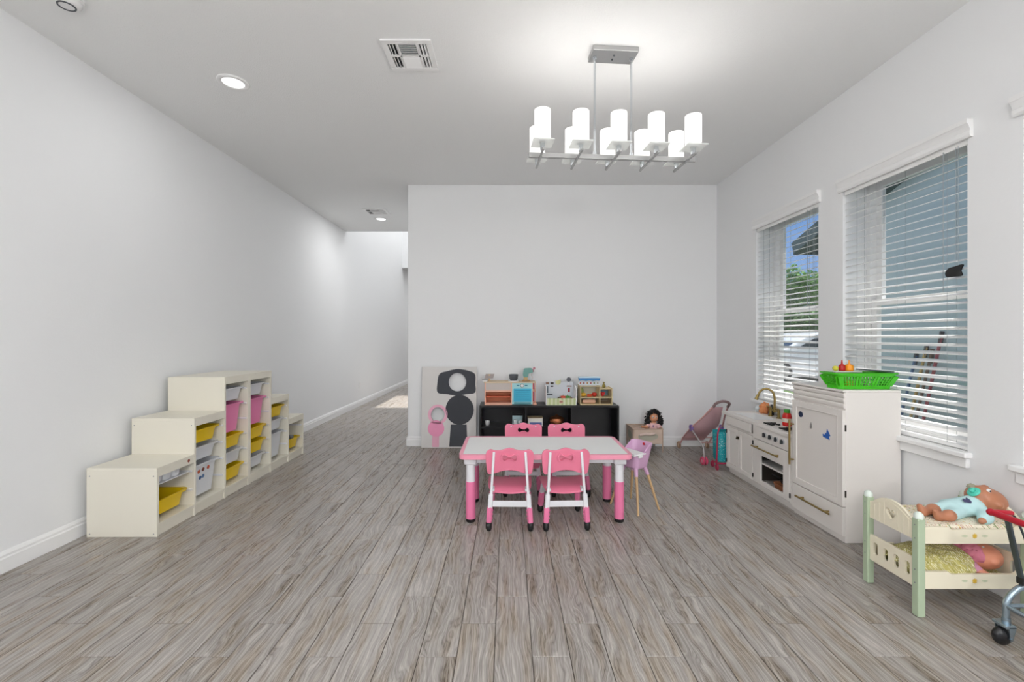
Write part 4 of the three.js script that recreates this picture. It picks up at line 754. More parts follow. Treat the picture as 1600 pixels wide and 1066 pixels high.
// ---------------------------------------------------------------- doll stroller
{
  const o = wthing('doll_stroller', 'pink doll stroller seen from behind in the back corner', 'doll stroller', [2.07, 0, -4.6]);
  const xa = 1.915, xb = 2.23, zr = -4.315, zf = -4.95, fr = M(0xd9a7a4, 0.45), metal = M(0xc9c4c4, 0.35, { metalness: 0.6 });
  const narrow = (x, t) => 2.072 + (x - 2.072) * t;
  for (const x of [xa, xb]) {
    part('handle_tube', tube([[x, 0.13, -4.86], [x, 0.30, -4.62], [narrow(x, 0.62), 0.47, -4.42], [narrow(x, 0.42), 0.585, -4.29]], 0.0085, 10), fr, o);
    part('rear_leg', tube([[x, 0.29, -4.62], [x, 0.21, -4.42], [x, 0.17, -4.335], [x, 0.045, -4.315]], 0.008, 8), metal, o);
    part('front_leg', tube([[x, 0.30, -4.62], [x, 0.16, -4.82], [x, 0.05, -4.93]], 0.008, 8), fr, o);
    part('hub', disc(0.034, 0.02, x, 0.3, -4.62, 'x', 20), purple, o);
    for (const k of [-1, 1]) {
      const w = part('rear_wheel', new THREE.TorusGeometry(0.029, 0.0115, 10, 24).rotateY(PI / 2).translate(x + k * 0.016, 0.0415, zr), M(0xd0486c, 0.45), o); part('hubcap', disc(0.022, 0.01, x + k * 0.016, 0.0415, zr, 'x', 16), M(0xe9a3b0, 0.45), w);
    }
    const w = part('front_wheel', new THREE.TorusGeometry(0.029, 0.012, 10, 24).rotateY(PI / 2).translate(x, 0.042, zf), M(0xa98a72, 0.5), o); part('hubcap', disc(0.022, 0.02, x, 0.042, zf, 'x', 16), M(0xd9b99c, 0.5), w);
  }
  part('handle_grip', tube([[narrow(xa, 0.44), 0.57, -4.305], [narrow(xa, 0.4), 0.61, -4.265], [2.072, 0.632, -4.25], [narrow(xb, 0.4), 0.61, -4.265], [narrow(xb, 0.44), 0.57, -4.305]], 0.013, 12, 30), M(0x8a7272, 0.6), o);
  part('crossbar', [tube([[xa, 0.2, -4.4], [xb, 0.2, -4.4]], 0.006, 8), tube([[xa, 0.15, -4.84], [xb, 0.15, -4.84]], 0.006, 8)], fr, o);
  // sling seat: sagging sheet from the handles to the footrest
  { const n = 20, m = 10, prof = t => { const a = [[0.56, -4.335], [0.43, -4.45], [0.31, -4.57], [0.235, -4.68], [0.185, -4.79], [0.10, -4.92]]; const c = new THREE.CatmullRomCurve3(a.map(p => V(0, p[0], p[1]))); return c.getPoint(t); };
    const pos = [], Q = (a, b, c, d) => pos.push(...a, ...b, ...c, ...a, ...c, ...d);
    const P = (i, j, k) => { const q = prof(i / n), u = j / m; const edge = Math.pow(Math.abs(u * 2 - 1), 3); const side = 0.035 * edge * Math.sin(Math.min(1, i / n * 1.1) * PI); const hw = (q.y > 0.3 ? 1 - 0.58 * Math.min(1, (q.y - 0.3) / 0.28) : 1) * 0.125; return [2.05 + hw * (u * 2 - 1), q.y + side + k * 0.004, q.z + side * 0.4 + k * 0.003]; };
    for (let i = 0; i < n; i++) for (let j = 0; j < m; j++) { Q(P(i, j, 1), P(i, j + 1, 1), P(i + 1, j + 1, 1), P(i + 1, j, 1)); Q(P(i, j, 0), P(i + 1, j, 0), P(i + 1, j + 1, 0), P(i, j + 1, 0)); }
    for (let i = 0; i < n; i++) { Q(P(i, 0, 0), P(i, 0, 1), P(i + 1, 0, 1), P(i + 1, 0, 0)); Q(P(i, m, 1), P(i, m, 0), P(i + 1, m, 0), P(i + 1, m, 1)); }
    const g = new THREE.BufferGeometry(); g.setAttribute('position', new THREE.Float32BufferAttribute(pos, 3)); g.computeVertexNormals();
    const g2 = toCreasedNormals(g, 0.8); const clothPink = M(0xf6c8cd, 0.85);
    part('sling_seat', g2, clothPink, o);
}
}
{ // toy shopping trolley with a teal bag
  const prints = tex(256, (u, v) => { const n = tileNoise(u, v, 16); const d = tileNoise(u + 0.3, v, 26); return n > 0.52 ? [225, 240, 238] : d > 0.62 ? [120, 205, 205] : [32, 158, 168]; }, true, 4);
  const o = wthing('toy_trolley', 'red-framed toy trolley with teal patterned bag behind the play sink', 'toy trolley', [2.2, 0, -4.32]);
  part('bag', loft([ring(0.20, 0.10, 0.03, 0.075), ring(0.24, 0.12, 0.035, 0.10), ring(0.25, 0.13, 0.035, 0.36), ring(0.236, 0.116, 0.03, 0.36), ring(0.22, 0.10, 0.03, 0.1)]).translate(2.195, 0, -4.3), (() => { const m = M(0xffffff, 0.85); m.map = prints; return m; })(), o);
  { const b = o.children[0].geometry, p = b.attributes.position, uv = b.attributes.uv; for (let i = 0; i < p.count; i++) uv.setXY(i, p.getX(i) + p.getZ(i), p.getY(i)); }
  const rd = M(0xb52a50, 0.4);
  part('frame', [tube([[2.07, 0.06, -4.26], [2.07, 0.1, -4.25], [2.075, 0.36, -4.235], [2.09, 0.40, -4.235]], 0.007, 8), tube([[2.32, 0.06, -4.26], [2.32, 0.1, -4.25], [2.315, 0.36, -4.235]], 0.007, 8), tube([[2.07, 0.065, -4.24], [2.32, 0.065, -4.24]], 0.007, 8), tube([[2.08, 0.06, -4.36], [2.08, 0.065, -4.24]], 0.006, 8), tube([[2.31, 0.06, -4.36], [2.31, 0.065, -4.24]], 0.006, 8)], rd, o);
  for (const [x, z] of [[2.07, -4.245], [2.32, -4.245], [2.08, -4.36], [2.31, -4.36]]) { const w = part('wheel', new THREE.TorusGeometry(0.02, 0.009, 10, 20).rotateY(PI / 2).translate(x, 0.0292, z), rd, o); part('hubcap', [disc(0.014, 0.01, x, 0.0292, z, 'x', 14), taper([x, 0.029, z], [x, 0.066, z], 0.004, 0.004, 6)], M(0x8c1f3d, 0.4), w); }
  o.position.x -= 0.11; o.position.z += 0.1;
}

// ---------------------------------------------------------------- play kitchen: sink and oven
const KX = 2.03, KB = 2.38;
function shaker(x, y0, y1, z0, z1, f = 0.035, t = 0.014) { // door facing -x, frame proud of the panel
  return [box(x, x + t, y0, y1, z0, z0 + f, 0.0015), box(x, x + t, y0, y1, z1 - f, z1, 0.0015), box(x, x + t, y0, y0 + f, z0 + f, z1 - f, 0.0015), box(x, x + t, y1 - f, y1, z0 + f, z1 - f, 0.0015), box(x + 0.008, x + t, y0 + f, y1 - f, z0 + f, z1 - f)];
}
{
  const o = wthing('play_kitchen', 'cream play kitchen with sink, oven and gold fittings along right wall', 'toy kitchen', [2.2, 0, -3.64]);
  const z0 = -4.11, zm = -3.655, z1 = -3.165, K = kitchenWhite;
  part('cabinet', [box(KX + 0.016, KB, 0.05, 0.53, z0, z0 + 0.015), box(KX + 0.016, KB, 0.05, 0.53, zm - 0.008, zm + 0.008), box(KX + 0.016, KB, 0.05, 0.53, z1 - 0.015, z1), box(KB - 0.01, KB, 0.05, 0.53, z0 + 0.015, z1 - 0.015), box(KX + 0.016, KB - 0.01, 0.05, 0.065, z0 + 0.015, z1 - 0.015), box(KX, KX + 0.016, 0.05, 0.53, z0, z0 + 0.018), box(KX, KX + 0.016, 0.05, 0.53, zm - 0.008, zm + 0.012), box(KX, KX + 0.016, 0.05, 0.53, z1 - 0.018, z1), box(KX, KX + 0.016, 0.05, 0.06, z0 + 0.018, z1 - 0.018), box(KX, KX + 0.016, 0.432, 0.45, z0 + 0.018, zm - 0.008)], K, o);
  part('plinth', box(KX + 0.028, KB, 0.001, 0.05, z0 + 0.005, z1), K, o);
  // countertop with the basin cut out
  const sx0 = KX + 0.05, sx1 = 2.27, sz0 = z0 + 0.05, sz1 = zm - 0.06;
  part('countertop', [box(KX - 0.015, sx0, 0.53, 0.556, z0 - 0.06, z1, 0.002), box(sx1, KB, 0.53, 0.556, z0 - 0.06, z1, 0.002), box(sx0, sx1, 0.53, 0.556, z0 - 0.06, sz0), box(sx0, sx1, 0.53, 0.556, sz1, z1)], K, o);
  part('sink_basin', [box(sx0, sx0 + 0.008, 0.46, 0.553, sz0, sz1), box(sx1 - 0.008, sx1, 0.46, 0.553, sz0, sz1), box(sx0 + 0.008, sx1 - 0.008, 0.46, 0.553, sz0, sz0 + 0.008), box(sx0 + 0.008, sx1 - 0.008, 0.46, 0.553, sz1 - 0.008, sz1), box(sx0, sx1, 0.452, 0.46, sz0, sz1)], white, o);
  part('sink_apron', box(KX - 0.012, KX + 0.006, 0.452, 0.529, z0 + 0.02, zm - 0.03, 0.004), K, o);
  for (const [a, b] of [[z0 + 0.02, -3.888], [-3.884, zm - 0.012]]) part('cabinet_door', shaker(KX - 0.004, 0.064, 0.43, a, b), K, o);
  { const h = part('door_latch', [box(KX - 0.018, KX - 0.004, 0.352, 0.378, -3.9, -3.872, 0.004), ball(0.008, KX - 0.02, 0.36, -3.886)], M(0x3b3326, 0.4, { metalness: 0.6 }), o, 'dark bronze latch'); }
  for (const z of [z0 + 0.012, zm - 0.003]) for (const y of [0.11, 0.38]) part('hinge', box(KX - 0.008, KX + 0.002, y - 0.017, y + 0.017, z - 0.004, z + 0.004, 0.001), black, o);
  part('control_panel', box(KX - 0.006, KX + 0.016, 0.424, 0.529, zm + 0.014, z1 - 0.02, 0.002), K, o);
  for (const z of [-3.476, -3.4, -3.325, -3.25]) { const k = part('knob', [disc(0.018, 0.012, KX - 0.012, 0.48, z, 'x', 22)], chrome, o); part('knob_grip', box(KX - 0.03, KX - 0.018, 0.464, 0.496, z - 0.004, z + 0.004, 0.002), M(0x3a3c3f, 0.3), k); }
  // oven door with an open window and a gold bar handle
  const oz0 = zm + 0.014, oz1 = z1 - 0.02, dx = KX - 0.004;
  const d = part('oven_door', [box(dx, dx + 0.016, 0.064, 0.418, oz0, -3.551, 0.002), box(dx, dx + 0.016, 0.064, 0.418, -3.257, oz1, 0.002), box(dx, dx + 0.016, 0.302, 0.418, -3.551, -3.257, 0.002), box(dx, dx + 0.016, 0.064, 0.1, -3.551, -3.257, 0.002)], K, o);
  part('oven_handle', [tube([[dx - 0.03, 0.362, -3.625], [dx - 0.03, 0.362, -3.275]], 0.0065, 10), taper([dx, 0.362, -3.585], [dx - 0.03, 0.362, -3.585], 0.006, 0.006), taper([dx, 0.362, -3.315], [dx - 0.03, 0.362, -3.315], 0.006, 0.006)], gold, d, 'brass bar handle');
  for (const y of [0.11, 0.38]) part('hinge', box(KX - 0.008, KX + 0.002, y - 0.017, y + 0.017, z1 - 0.016, z1 - 0.008, 0.001), black, o);
  part('oven_rack', box(KX + 0.02, KB - 0.012, 0.225, 0.237, zm + 0.01, z1 - 0.016), K, o);
  part('oven_liner', [box(KB - 0.014, KB - 0.0105, 0.066, 0.42, zm + 0.01, z1 - 0.016), box(KX + 0.018, KB - 0.014, 0.066, 0.42, zm + 0.0085, zm + 0.012), box(KX + 0.018, KB - 0.014, 0.066, 0.42, z1 - 0.02, z1 - 0.0155), box(KX + 0.018, KB - 0.014, 0.418, 0.422, zm + 0.012, z1 - 0.02)], M(0x3a332c, 0.7), o);
  // burner grates
  for (const z of [-3.5, -3.3]) for (const x of [2.09, 2.28]) part('burner_grate', [-1, 1].flatMap(s => [bar([x - 0.05, 0.566, z + s * 0.025], [x + 0.05, 0.566, z + s * 0.025], 0.008, 0.008), bar([x + s * 0.028, 0.5625, z - 0.06], [x + s * 0.028, 0.5625, z + 0.06], 0.008, 0.008)]).concat([disc(0.02, 0.006, x, 0.559, z)]), black, o);
  // brass bridge faucet
  const fx = 2.31, fz = -3.83;
  part('faucet', [tube([[fx, 0.64, fz], [fx, 0.73, fz], [fx - 0.012, 0.775, fz - 0.01], [fx - 0.05, 0.8, fz - 0.03], [fx - 0.09, 0.78, fz - 0.05], [fx - 0.108, 0.74, fz - 0.06]], 0.009, 12, 40), taper([fx - 0.108, 0.742, fz - 0.06], [fx - 0.122, 0.7, fz - 0.067], 0.012, 0.015), tube([[fx, 0.615, fz - 0.06], [fx, 0.615, fz + 0.06]], 0.008, 10), cyl(0.013, 0.05, fx, 0.625, fz, 16), cyl(0.011, 0.075, fx, 0.593, fz - 0.06, 14), cyl(0.011, 0.075, fx, 0.593, fz + 0.06, 14), cyl(0.018, 0.008, fx, 0.56, fz - 0.06, 18), cyl(0.018, 0.008, fx, 0.56, fz + 0.06, 18), tube([[fx - 0.035, 0.642, fz - 0.06], [fx, 0.635, fz - 0.06]], 0.005, 8), tube([[fx - 0.035, 0.642, fz + 0.06], [fx, 0.635, fz + 0.06]], 0.005, 8)], gold, o, 'brass gooseneck bridge faucet');
}
{ // things on and in the play kitchen
  const b = wthing('ketchup_bottle', 'red toy sauce bottle with green cap beside the refrigerator', 'bottle', [2.185, 0.556, -3.46]);
  part('bottle', lathe([[0, 0], [0.03, 0], [0.033, 0.01], [0.033, 0.075], [0.026, 0.098], [0.022, 0.102], [0, 0.102]], 24).translate(2.185, 0.5565, -3.46), M(0xd8231e, 0.3), b);
  part('cap', cyl(0.021, 0.028, 2.185, 0.672, -3.46, 20), M(0x3f9a34, 0.4), b); part('label', lathe([[0.0334, 0.03], [0.0334, 0.06]], 24).translate(2.185, 0.5565, -3.46), M(0xe9e0d0, 0.5), b);
  single('dishcloth', nets((x, y, z) => { const p = [x, y, z]; let d = ell(p, [2.33, 0.592, -4.03], [0.035, 0.05, 0.045]); d = smin(d, ell(p, [2.33, 0.62, -4.0], [0.025, 0.045, 0.03]), 0.02); d += 0.008 * noise3(x * 34, y * 26, z * 34); return Math.max(d, 0.5565 - y); }, [2.27, 0.545, -4.1], [2.376, 0.7, -3.93], 0.005), M(0xe99763, 0.8), 'crumpled orange cloth toy behind the brass faucet', 'cloth');
  single('white_sponge', nets((x, y, z) => { const p = [x, y, z]; return Math.max(ell(p, [2.33, 0.585, -4.115], [0.03, 0.03, 0.025]) + 0.004 * noise3(x * 50, y * 50, z * 50), 0.5565 - y); }, [2.28, 0.545, -4.15], [2.376, 0.63, -4.08], 0.005), M(0xdfe9ee, 0.8), 'small white crumpled sponge at the far end of play counter', 'sponge');
  single('black_bottle', lathe([[0, 0], [0.018, 0], [0.02, 0.05], [0.01, 0.075], [0.009, 0.095], [0, 0.095]], 18).translate(2.345, 0.5565, -3.93), M(0x1d1b1b, 0.35), 'small black bottle between orange cloth and brass faucet', 'bottle');
  const w = wthing('toy_basket', 'brown woven basket of dark toys inside the play oven', 'basket', [2.15, 0.066, -3.36]);
  part('basket', loft([ring(0.14, 0.13, 0.03, 0), ring(0.17, 0.16, 0.035, 0.06), ring(0.16, 0.15, 0.03, 0.06), ring(0.13, 0.12, 0.025, 0.008)]).translate(2.14, 0.067, -3.37), M(0x9a6240, 0.8), w);
  single('toy_pan', [lathe([[0, 0.0], [0.05, 0], [0.06, 0.03], [0.056, 0.03], [0.048, 0.005], [0, 0.005]], 24).translate(2.14, 0.133, -3.37), bar([2.11, 0.158, -3.41], [2.09, 0.165, -3.5], 0.014, 0.008)], black, 'black toy pan lying on the basket in the oven', 'toy pan');
  single('white_dish', lathe([[0, 0.0], [0.035, 0], [0.05, 0.02], [0.046, 0.02], [0.033, 0.004], [0, 0.004]], 24).translate(2.1, 0.2375, -3.31), white, 'white toy dish on the rack of the play oven', 'dish');
}
// ---------------------------------------------------------------- play refrigerator
{
  const z0 = -3.156, z1 = -2.675, H = 0.93;
  const o = wthing('play_refrigerator', 'tall cream play refrigerator with brass handles and magnets', 'toy fridge', [2.2, 0, -2.915]);
  const K = kitchenWhite;
  part('cabinet', box(KX + 0.014, KB, 0.001, H - 0.012, z0, z1, 0.003), K, o);
  part('top_panel', box(KX - 0.004, KB, H - 0.012, H, z0 - 0.002, z1 + 0.002, 0.003), K, o);
  for (let k = 0; k < 3; k++) part('grille_slat', (() => { const s = smooth([[0, 0], [0.007, 0.002], [0.011, 0.015], [0.01, 0.027], [0, 0.031]], 4); return extr(s, z1 - z0 - 0.006).scale(-1, 1, 1).translate(KX + 0.014, 0.818 + k * 0.0325, z0 + 0.003); })(), K, o);
  for (const c of o.children.filter(c => c.name === 'grille_slat')) { const p = c.geometry.attributes.position; for (let k = 0; k < p.count; k += 3) { const t = [p.getX(k), p.getY(k), p.getZ(k)]; p.setXYZ(k, p.getX(k + 1), p.getY(k + 1), p.getZ(k + 1)); p.setXYZ(k + 1, ...t); } c.geometry.computeVertexNormals(); }
  const door = part('refrigerator_door', shaker(KX - 0.004, 0.222, 0.808, z0 + 0.004, z1 - 0.002, 0.04, 0.018), K, o);
  part('panel_moulding', [tube([[KX, 0.262, z0 + 0.046], [KX, 0.262, z1 - 0.044]], 0.005, 6), tube([[KX, 0.768, z0 + 0.046], [KX, 0.768, z1 - 0.044]], 0.005, 6), tube([[KX, 0.262, z0 + 0.046], [KX, 0.768, z0 + 0.046]], 0.005, 6), tube([[KX, 0.262, z1 - 0.044], [KX, 0.768, z1 - 0.044]], 0.005, 6)], K, door);
  part('door_handle', [tube([[KX - 0.034, 0.35, z0 + 0.022], [KX - 0.034, 0.668, z0 + 0.022]], 0.007, 10), taper([KX, 0.385, z0 + 0.022], [KX - 0.034, 0.385, z0 + 0.022], 0.006, 0.006), taper([KX, 0.635, z0 + 0.022], [KX - 0.034, 0.635, z0 + 0.022], 0.006, 0.006)], gold, door, 'upright brass handle');
  const dr = part('freezer_drawer', box(KX - 0.004, KX + 0.0138, 0.042, 0.216, z0 + 0.004, z1 - 0.002, 0.002), K, o);
  part('drawer_handle', [tube([[KX - 0.034, 0.15, -3.07], [KX - 0.034, 0.15, -2.75]], 0.0065, 10), taper([KX, 0.15, -3.03], [KX - 0.034, 0.15, -3.03], 0.006, 0.006), taper([KX, 0.15, -2.79], [KX - 0.034, 0.15, -2.79], 0.006, 0.006)], gold, dr, 'brass bar handle');
  for (const y of [0.3, 0.7]) part('hinge', box(KX + 0.01, KX + 0.018, y - 0.02, y + 0.02, z1 - 0.003, z1 + 0.003, 0.001), M(0x2a241c, 0.4), o);
  const mg = (n, g, m, label) => single(n, g, m, label, 'magnet', 'magnets on the play refrigerator');
  mg('magnet', [disc(0.02, 0.004, KX + 0.0018, 0.716, -3.068, 'x', 22)], M(0x22304f, 0.4), 'round navy magnet at the upper left of the fridge door');
  mg('magnet', extr(smooth([[-0.006, 0], [-0.008, 0.015], [-0.003, 0.03], [0, 0.04], [0.005, 0.03], [0.008, 0.012], [0.004, 0]]), 0.003).rotateY(-PI / 2).translate(KX + 0.0038, 0.64, -2.965), M(0x8f8b88, 0.5), 'tiny grey figure magnet between the two blue ones');
  mg('magnet', extr(poly([[-0.03, 0], [0.028, -0.008], [0.02, 0.012], [0.034, 0.018], [0.006, 0.056], [0, 0.024], [-0.012, 0.03], [-0.01, 0.016], [-0.032, 0.018]]), 0.003).rotateY(-PI / 2).translate(KX + 0.0038, 0.61, -2.82), M(0x2c62b4, 0.4), 'jagged bright blue magnet in the middle of the fridge door');
}
{ // green basket with toys on the refrigerator
  const Y = 0.931, cx = 2.21, cz = -2.79;
  const o = wthing('green_basket', 'bright green plastic lattice basket on the play refrigerator', 'basket', [cx, Y, cz]);
  const w = t => 0.325 + 0.05 * t, d = t => 0.13 + 0.04 * t, Hh = 0.1;
  part('base', loft([ring(w(0), d(0), 0.03, Y), ring(w(0.1), d(0.1), 0.03, Y + 0.022), ring(w(0.1) - 0.008, d(0.1) - 0.008, 0.027, Y + 0.022), ring(w(0) - 0.01, d(0) - 0.01, 0.025, Y + 0.005)]).translate(cx, 0, cz), limeGreen, o);
  part('rim', loft([ring(w(0.8), d(0.8), 0.04, Y + Hh - 0.022), ring(w(0.95), d(0.95), 0.042, Y + Hh - 0.008), ring(w(1) + 0.02, d(1) + 0.02, 0.045, Y + Hh - 0.008), ring(w(1) + 0.02, d(1) + 0.02, 0.045, Y + Hh), ring(w(0.95) - 0.008, d(0.95) - 0.008, 0.04, Y + Hh), ring(w(0.8) - 0.008, d(0.8) - 0.008, 0.038, Y + Hh - 0.022)], false, false).translate(cx, 0, cz), limeGreen, o);
  const pt = (sx, sz, u, t) => { const W = w(t) / 2 - 0.003, D = d(t) / 2 - 0.003; return sx === 0 ? [cx + u * (W - 0.02), Y + 0.02 + t * (Hh - 0.04), cz + sz * D] : [cx + sx * W, Y + 0.02 + t * (Hh - 0.04), cz + u * (D - 0.02)]; };
  for (const [sx, sz, n] of [[0, 1, 17], [0, -1, 17], [1, 0, 8], [-1, 0, 8]]) {
    const g = []; for (let k = 0; k <= n; k++) { const u = k / n * 2 - 1; const wide = sx === 0 && [0, 5, 6, 11, 12, 17].includes(k); g.push(bar(pt(sx, sz, u, 0), pt(sx, sz, u, 1), wide ? 0.014 : 0.006, wide ? 0.006 : 0.0045)); }
    for (const t of [0.25, 0.5, 0.75]) g.push(bar(pt(sx, sz, -1, t), pt(sx, sz, 1, t), 0.005, 0.0045));
    for (const sg of [-1, 1]) g.push(bar(pt(sx, sz, sg * 1.08, 0), pt(sx, sz, sg * 1.08, 1), 0.02, 0.006));
    part('lattice_side', g, limeGreen, o);
  }
  const toy = (n, label, g, m, cat = 'toy') => single(n, g, m, label, cat);
  toy('toy_board', 'pale grey toy board lying across the green basket', box(2.03, 2.2, Y + 0.102, Y + 0.108, -2.84, -2.74, 0.003), M(0xdfe3dd, 0.5));
  const sauce = (x, c, s, label) => { const t = wthing('squeeze_bottle', label, 'bottle', [x, Y + 0.108, -2.785]); part('bottle', lathe([[0, 0], [0.019 * s, 0], [0.021 * s, 0.008], [0.021 * s, 0.032], [0.014 * s, 0.04], [0, 0.041]], 18).translate(x, Y + 0.1085, -2.785), M(c, 0.4), t); part('nozzle', lathe([[0.008, 0.04], [0.005, 0.05], [0.003, 0.068], [0, 0.069]], 12).translate(x, Y + 0.1085, -2.785), M(c, 0.4), t); };
  sauce(2.105, 0xc11f1f, 0.85, 'red toy squeeze bottle standing above the green basket'); sauce(2.15, 0xf29a1c, 1.15, 'orange-yellow toy squeeze bottle above the green basket');
  toy('toy_lemon', 'yellow-green toy lemon left of the squeeze bottles', ball(0.016, 2.068, Y + 0.1245, -2.79, 1, 1, 1.2), M(0xd6d04a, 0.5), 'toy food');
  toy('toy_tray', 'dark grey toy tray tilted over the basket right end', box(-0.075, 0.075, 0, 0.008, -0.06, 0.06, 0.003).rotateZ(-0.06).translate(2.315, Y + 0.107, -2.79), M(0x5a6266, 0.5));
  toy('toy_tray', 'bright green toy tray in the middle of the basket top', box(2.21, 2.27, Y + 0.1005, Y + 0.106, -2.85, -2.73, 0.002), M(0x4fa834, 0.4));
  const fill = [[2.08, 0xd6d9c8], [2.13, 0xe8c93a], [2.2, 0xe6e8e4], [2.26, 0xf0efe9], [2.31, 0x8fb6c4], [2.105, 0xb8c48c]];
  fill.forEach(([x, c], i) => toy('toy_dish', `${['beige', 'yellow', 'white', 'ivory', 'pale blue', 'olive'][i]} toy dish inside the green basket`, loft([ring(0.04, 0.07, 0.012, 0), ring(0.046, 0.08, 0.015, 0.045), ring(0.04, 0.074, 0.012, 0.045), ring(0.034, 0.06, 0.01, 0.006)]).translate(x + (i === 5 ? -0.012 : 0), Y + 0.006 + (i === 5 ? 0.046 : 0), cz + (i % 2 ? 0.008 : -0.01)), M(c, 0.5), 'toy dish'));
}

// ---------------------------------------------------------------- doll bunk bed
{
  const xa = 1.845, xb = 2.335, za = -2.262, zb = -1.985, P = 0.022;
  const o = wthing('doll_bunk_bed', 'ivory and sage green doll bunk bed by the right wall', 'doll bed', [2.1, 0, -2.12]);
  for (const x of [xa, xb]) for (const z of [za, zb]) { const p = part('post', [box(x - 0.017, x + 0.017, 0.001, 0.44, z - 0.017, z + 0.017, 0.005)], sage, o); part('finial', lathe([[0.017, 0], [0.019, 0.006], [0.017, 0.02], [0.009, 0.029], [0, 0.031]], 20).translate(x, 0.438, z), M(0xdfe9e0, 0.4), p);
    if (x === xa) for (const y of [0.15, 0.21, 0.35, 0.41]) part('screw', disc(0.003, 0.0015, x - 0.0175, y, z, 'x', 10), grey, p); }
  const L = zb - za - 2 * 0.017;
  for (const x of [xa, xb]) {
    // upper headboard with arch and heart hole
    const s = new THREE.Shape(); s.moveTo(0, 0.338); s.lineTo(L, 0.338); s.lineTo(L, 0.42); s.bezierCurveTo(L - 0.03, 0.425, L - 0.045, 0.468, L / 2, 0.47); s.bezierCurveTo(0.045, 0.468, 0.03, 0.425, 0, 0.42); s.lineTo(0, 0.338);
    const hx = L / 2, hy = 0.405, k = 0.027; const hp = new THREE.Path(); hp.moveTo(hx, hy - k * 1.1); hp.bezierCurveTo(hx - k * 0.6, hy - k * 0.5, hx - k * 1.3, hy, hx - k * 1.0, hy + k * 0.6); hp.bezierCurveTo(hx - k * 0.8, hy + k * 1.0, hx - k * 0.2, hy + k * 0.9, hx, hy + k * 0.4); hp.bezierCurveTo(hx + k * 0.2, hy + k * 0.9, hx + k * 0.8, hy + k * 1.0, hx + k * 1.0, hy + k * 0.6); hp.bezierCurveTo(hx + k * 1.3, hy, hx + k * 0.6, hy - k * 0.5, hx, hy - k * 1.1);
    s.holes.push(hp);
    const hb = part('headboard', extr(s, 0.01, 0.001).rotateY(-PI / 2).translate(x + 0.005, 0, za + 0.017), ivory, o);
    if (x === xa) { // grooves as thin raised beads, following the arch
      const arch = t => 0.412 + 0.045 * Math.pow(Math.sin(t * PI), 1.4);
      const pts = []; for (let i = 0; i <= 12; i++) { const t = i / 12; pts.push([x - 0.0062, arch(t), za + 0.022 + (L - 0.01) * t]); }
      part('bead', [tube(pts, 0.002, 6, 24)].concat([0.1, 0.22, 0.34, 0.66, 0.78, 0.9].map(t => tube([[x - 0.006, 0.345, za + 0.022 + (L - 0.01) * t], [x - 0.006, arch(t), za + 0.022 + (L - 0.01) * t]], 0.0016, 6))), ivory, hb); }
    // lower panel with four oval holes
    const q = rrect(0, L, 0.125, 0.252, 0.003); for (let i = 0; i < 4; i++) { const c = L * (0.14 + 0.24 * i); q.holes.push(hole(rrect(c - 0.014, c + 0.014, 0.16, 0.222, 0.0135))); }
    part('end_panel', extr(q, 0.01, 0.001).rotateY(-PI / 2).translate(x + 0.005, 0, za + 0.017), ivory, o);
  }
  const railShape = (y0, y1, dip) => { const a = xa + 0.017, b = xb - 0.017; return poly([[a, y0], [b, y0], [b, y1], [b - 0.03, y1], [b - 0.045, y1 - dip], [a + 0.125, y1 - dip], [a + 0.11, y1], [a, y1]]); };
  for (const [y0, y1, dip] of [[0.328, 0.4, 0.012], [0.125, 0.2, 0.012]]) for (const z of [za, zb]) {
    const r = part('side_rail', extr(railShape(y0, y1, dip), 0.012, 0.001).translate(0, 0, z - 0.006), ivory, o);
    if (z === zb) { const sx = 2.09, sy = (y0 + y1) / 2 - 0.002; const st = []; for (let i = 0; i < 16; i++) { const a = i / 16 * 2 * PI, rad = i % 2 ? 0.008 : 0.013; st.push([sx + rad * Math.cos(a), sy + rad * Math.sin(a)]); } part('sun_decal', extr(poly(st), 0.0006).translate(0, 0, z + 0.007), M(0xdcb43a, 0.5), r);
      for (const k of [-1, 1]) part('leaf_decal', extr(smooth([[sx + k * 0.03, sy], [sx + k * 0.045, sy + 0.005], [sx + k * 0.06, sy], [sx + k * 0.045, sy - 0.005]]), 0.0006).translate(0, 0, z + 0.007), M(0xc9cfae, 0.6), r); }
  }
  for (const y of [0.335, 0.132]) part('bed_base', box(xa + 0.02, xb - 0.02, y, y + 0.008, za + 0.008, zb - 0.008), M(0xcdb48a, 0.6), o);
}
const floral = tex(512, (u, v) => { const a = tileNoise(u, v, 12), b = tileNoise(u + 0.37, v + 0.11, 15), c = tileNoise(u, v + 0.5, 26); if (a > 0.55) return [226, 190, 92]; if (b > 0.58) return [150, 160, 110]; if (c > 0.6) return [198, 150, 130]; return [238, 230, 210]; }, true, 4);
const leafy = tex(512, (u, v) => { const a = tileNoise(u, v, 34), b = tileNoise(u + 0.2, v, 30); return a > 0.18 ? [232, 228, 196] : b > 0.3 ? [150, 148, 74] : [186, 176, 104]; }, true, 4);
const cloth = t => { const m = M(0xffffff, 0.9); m.map = t; return m; };
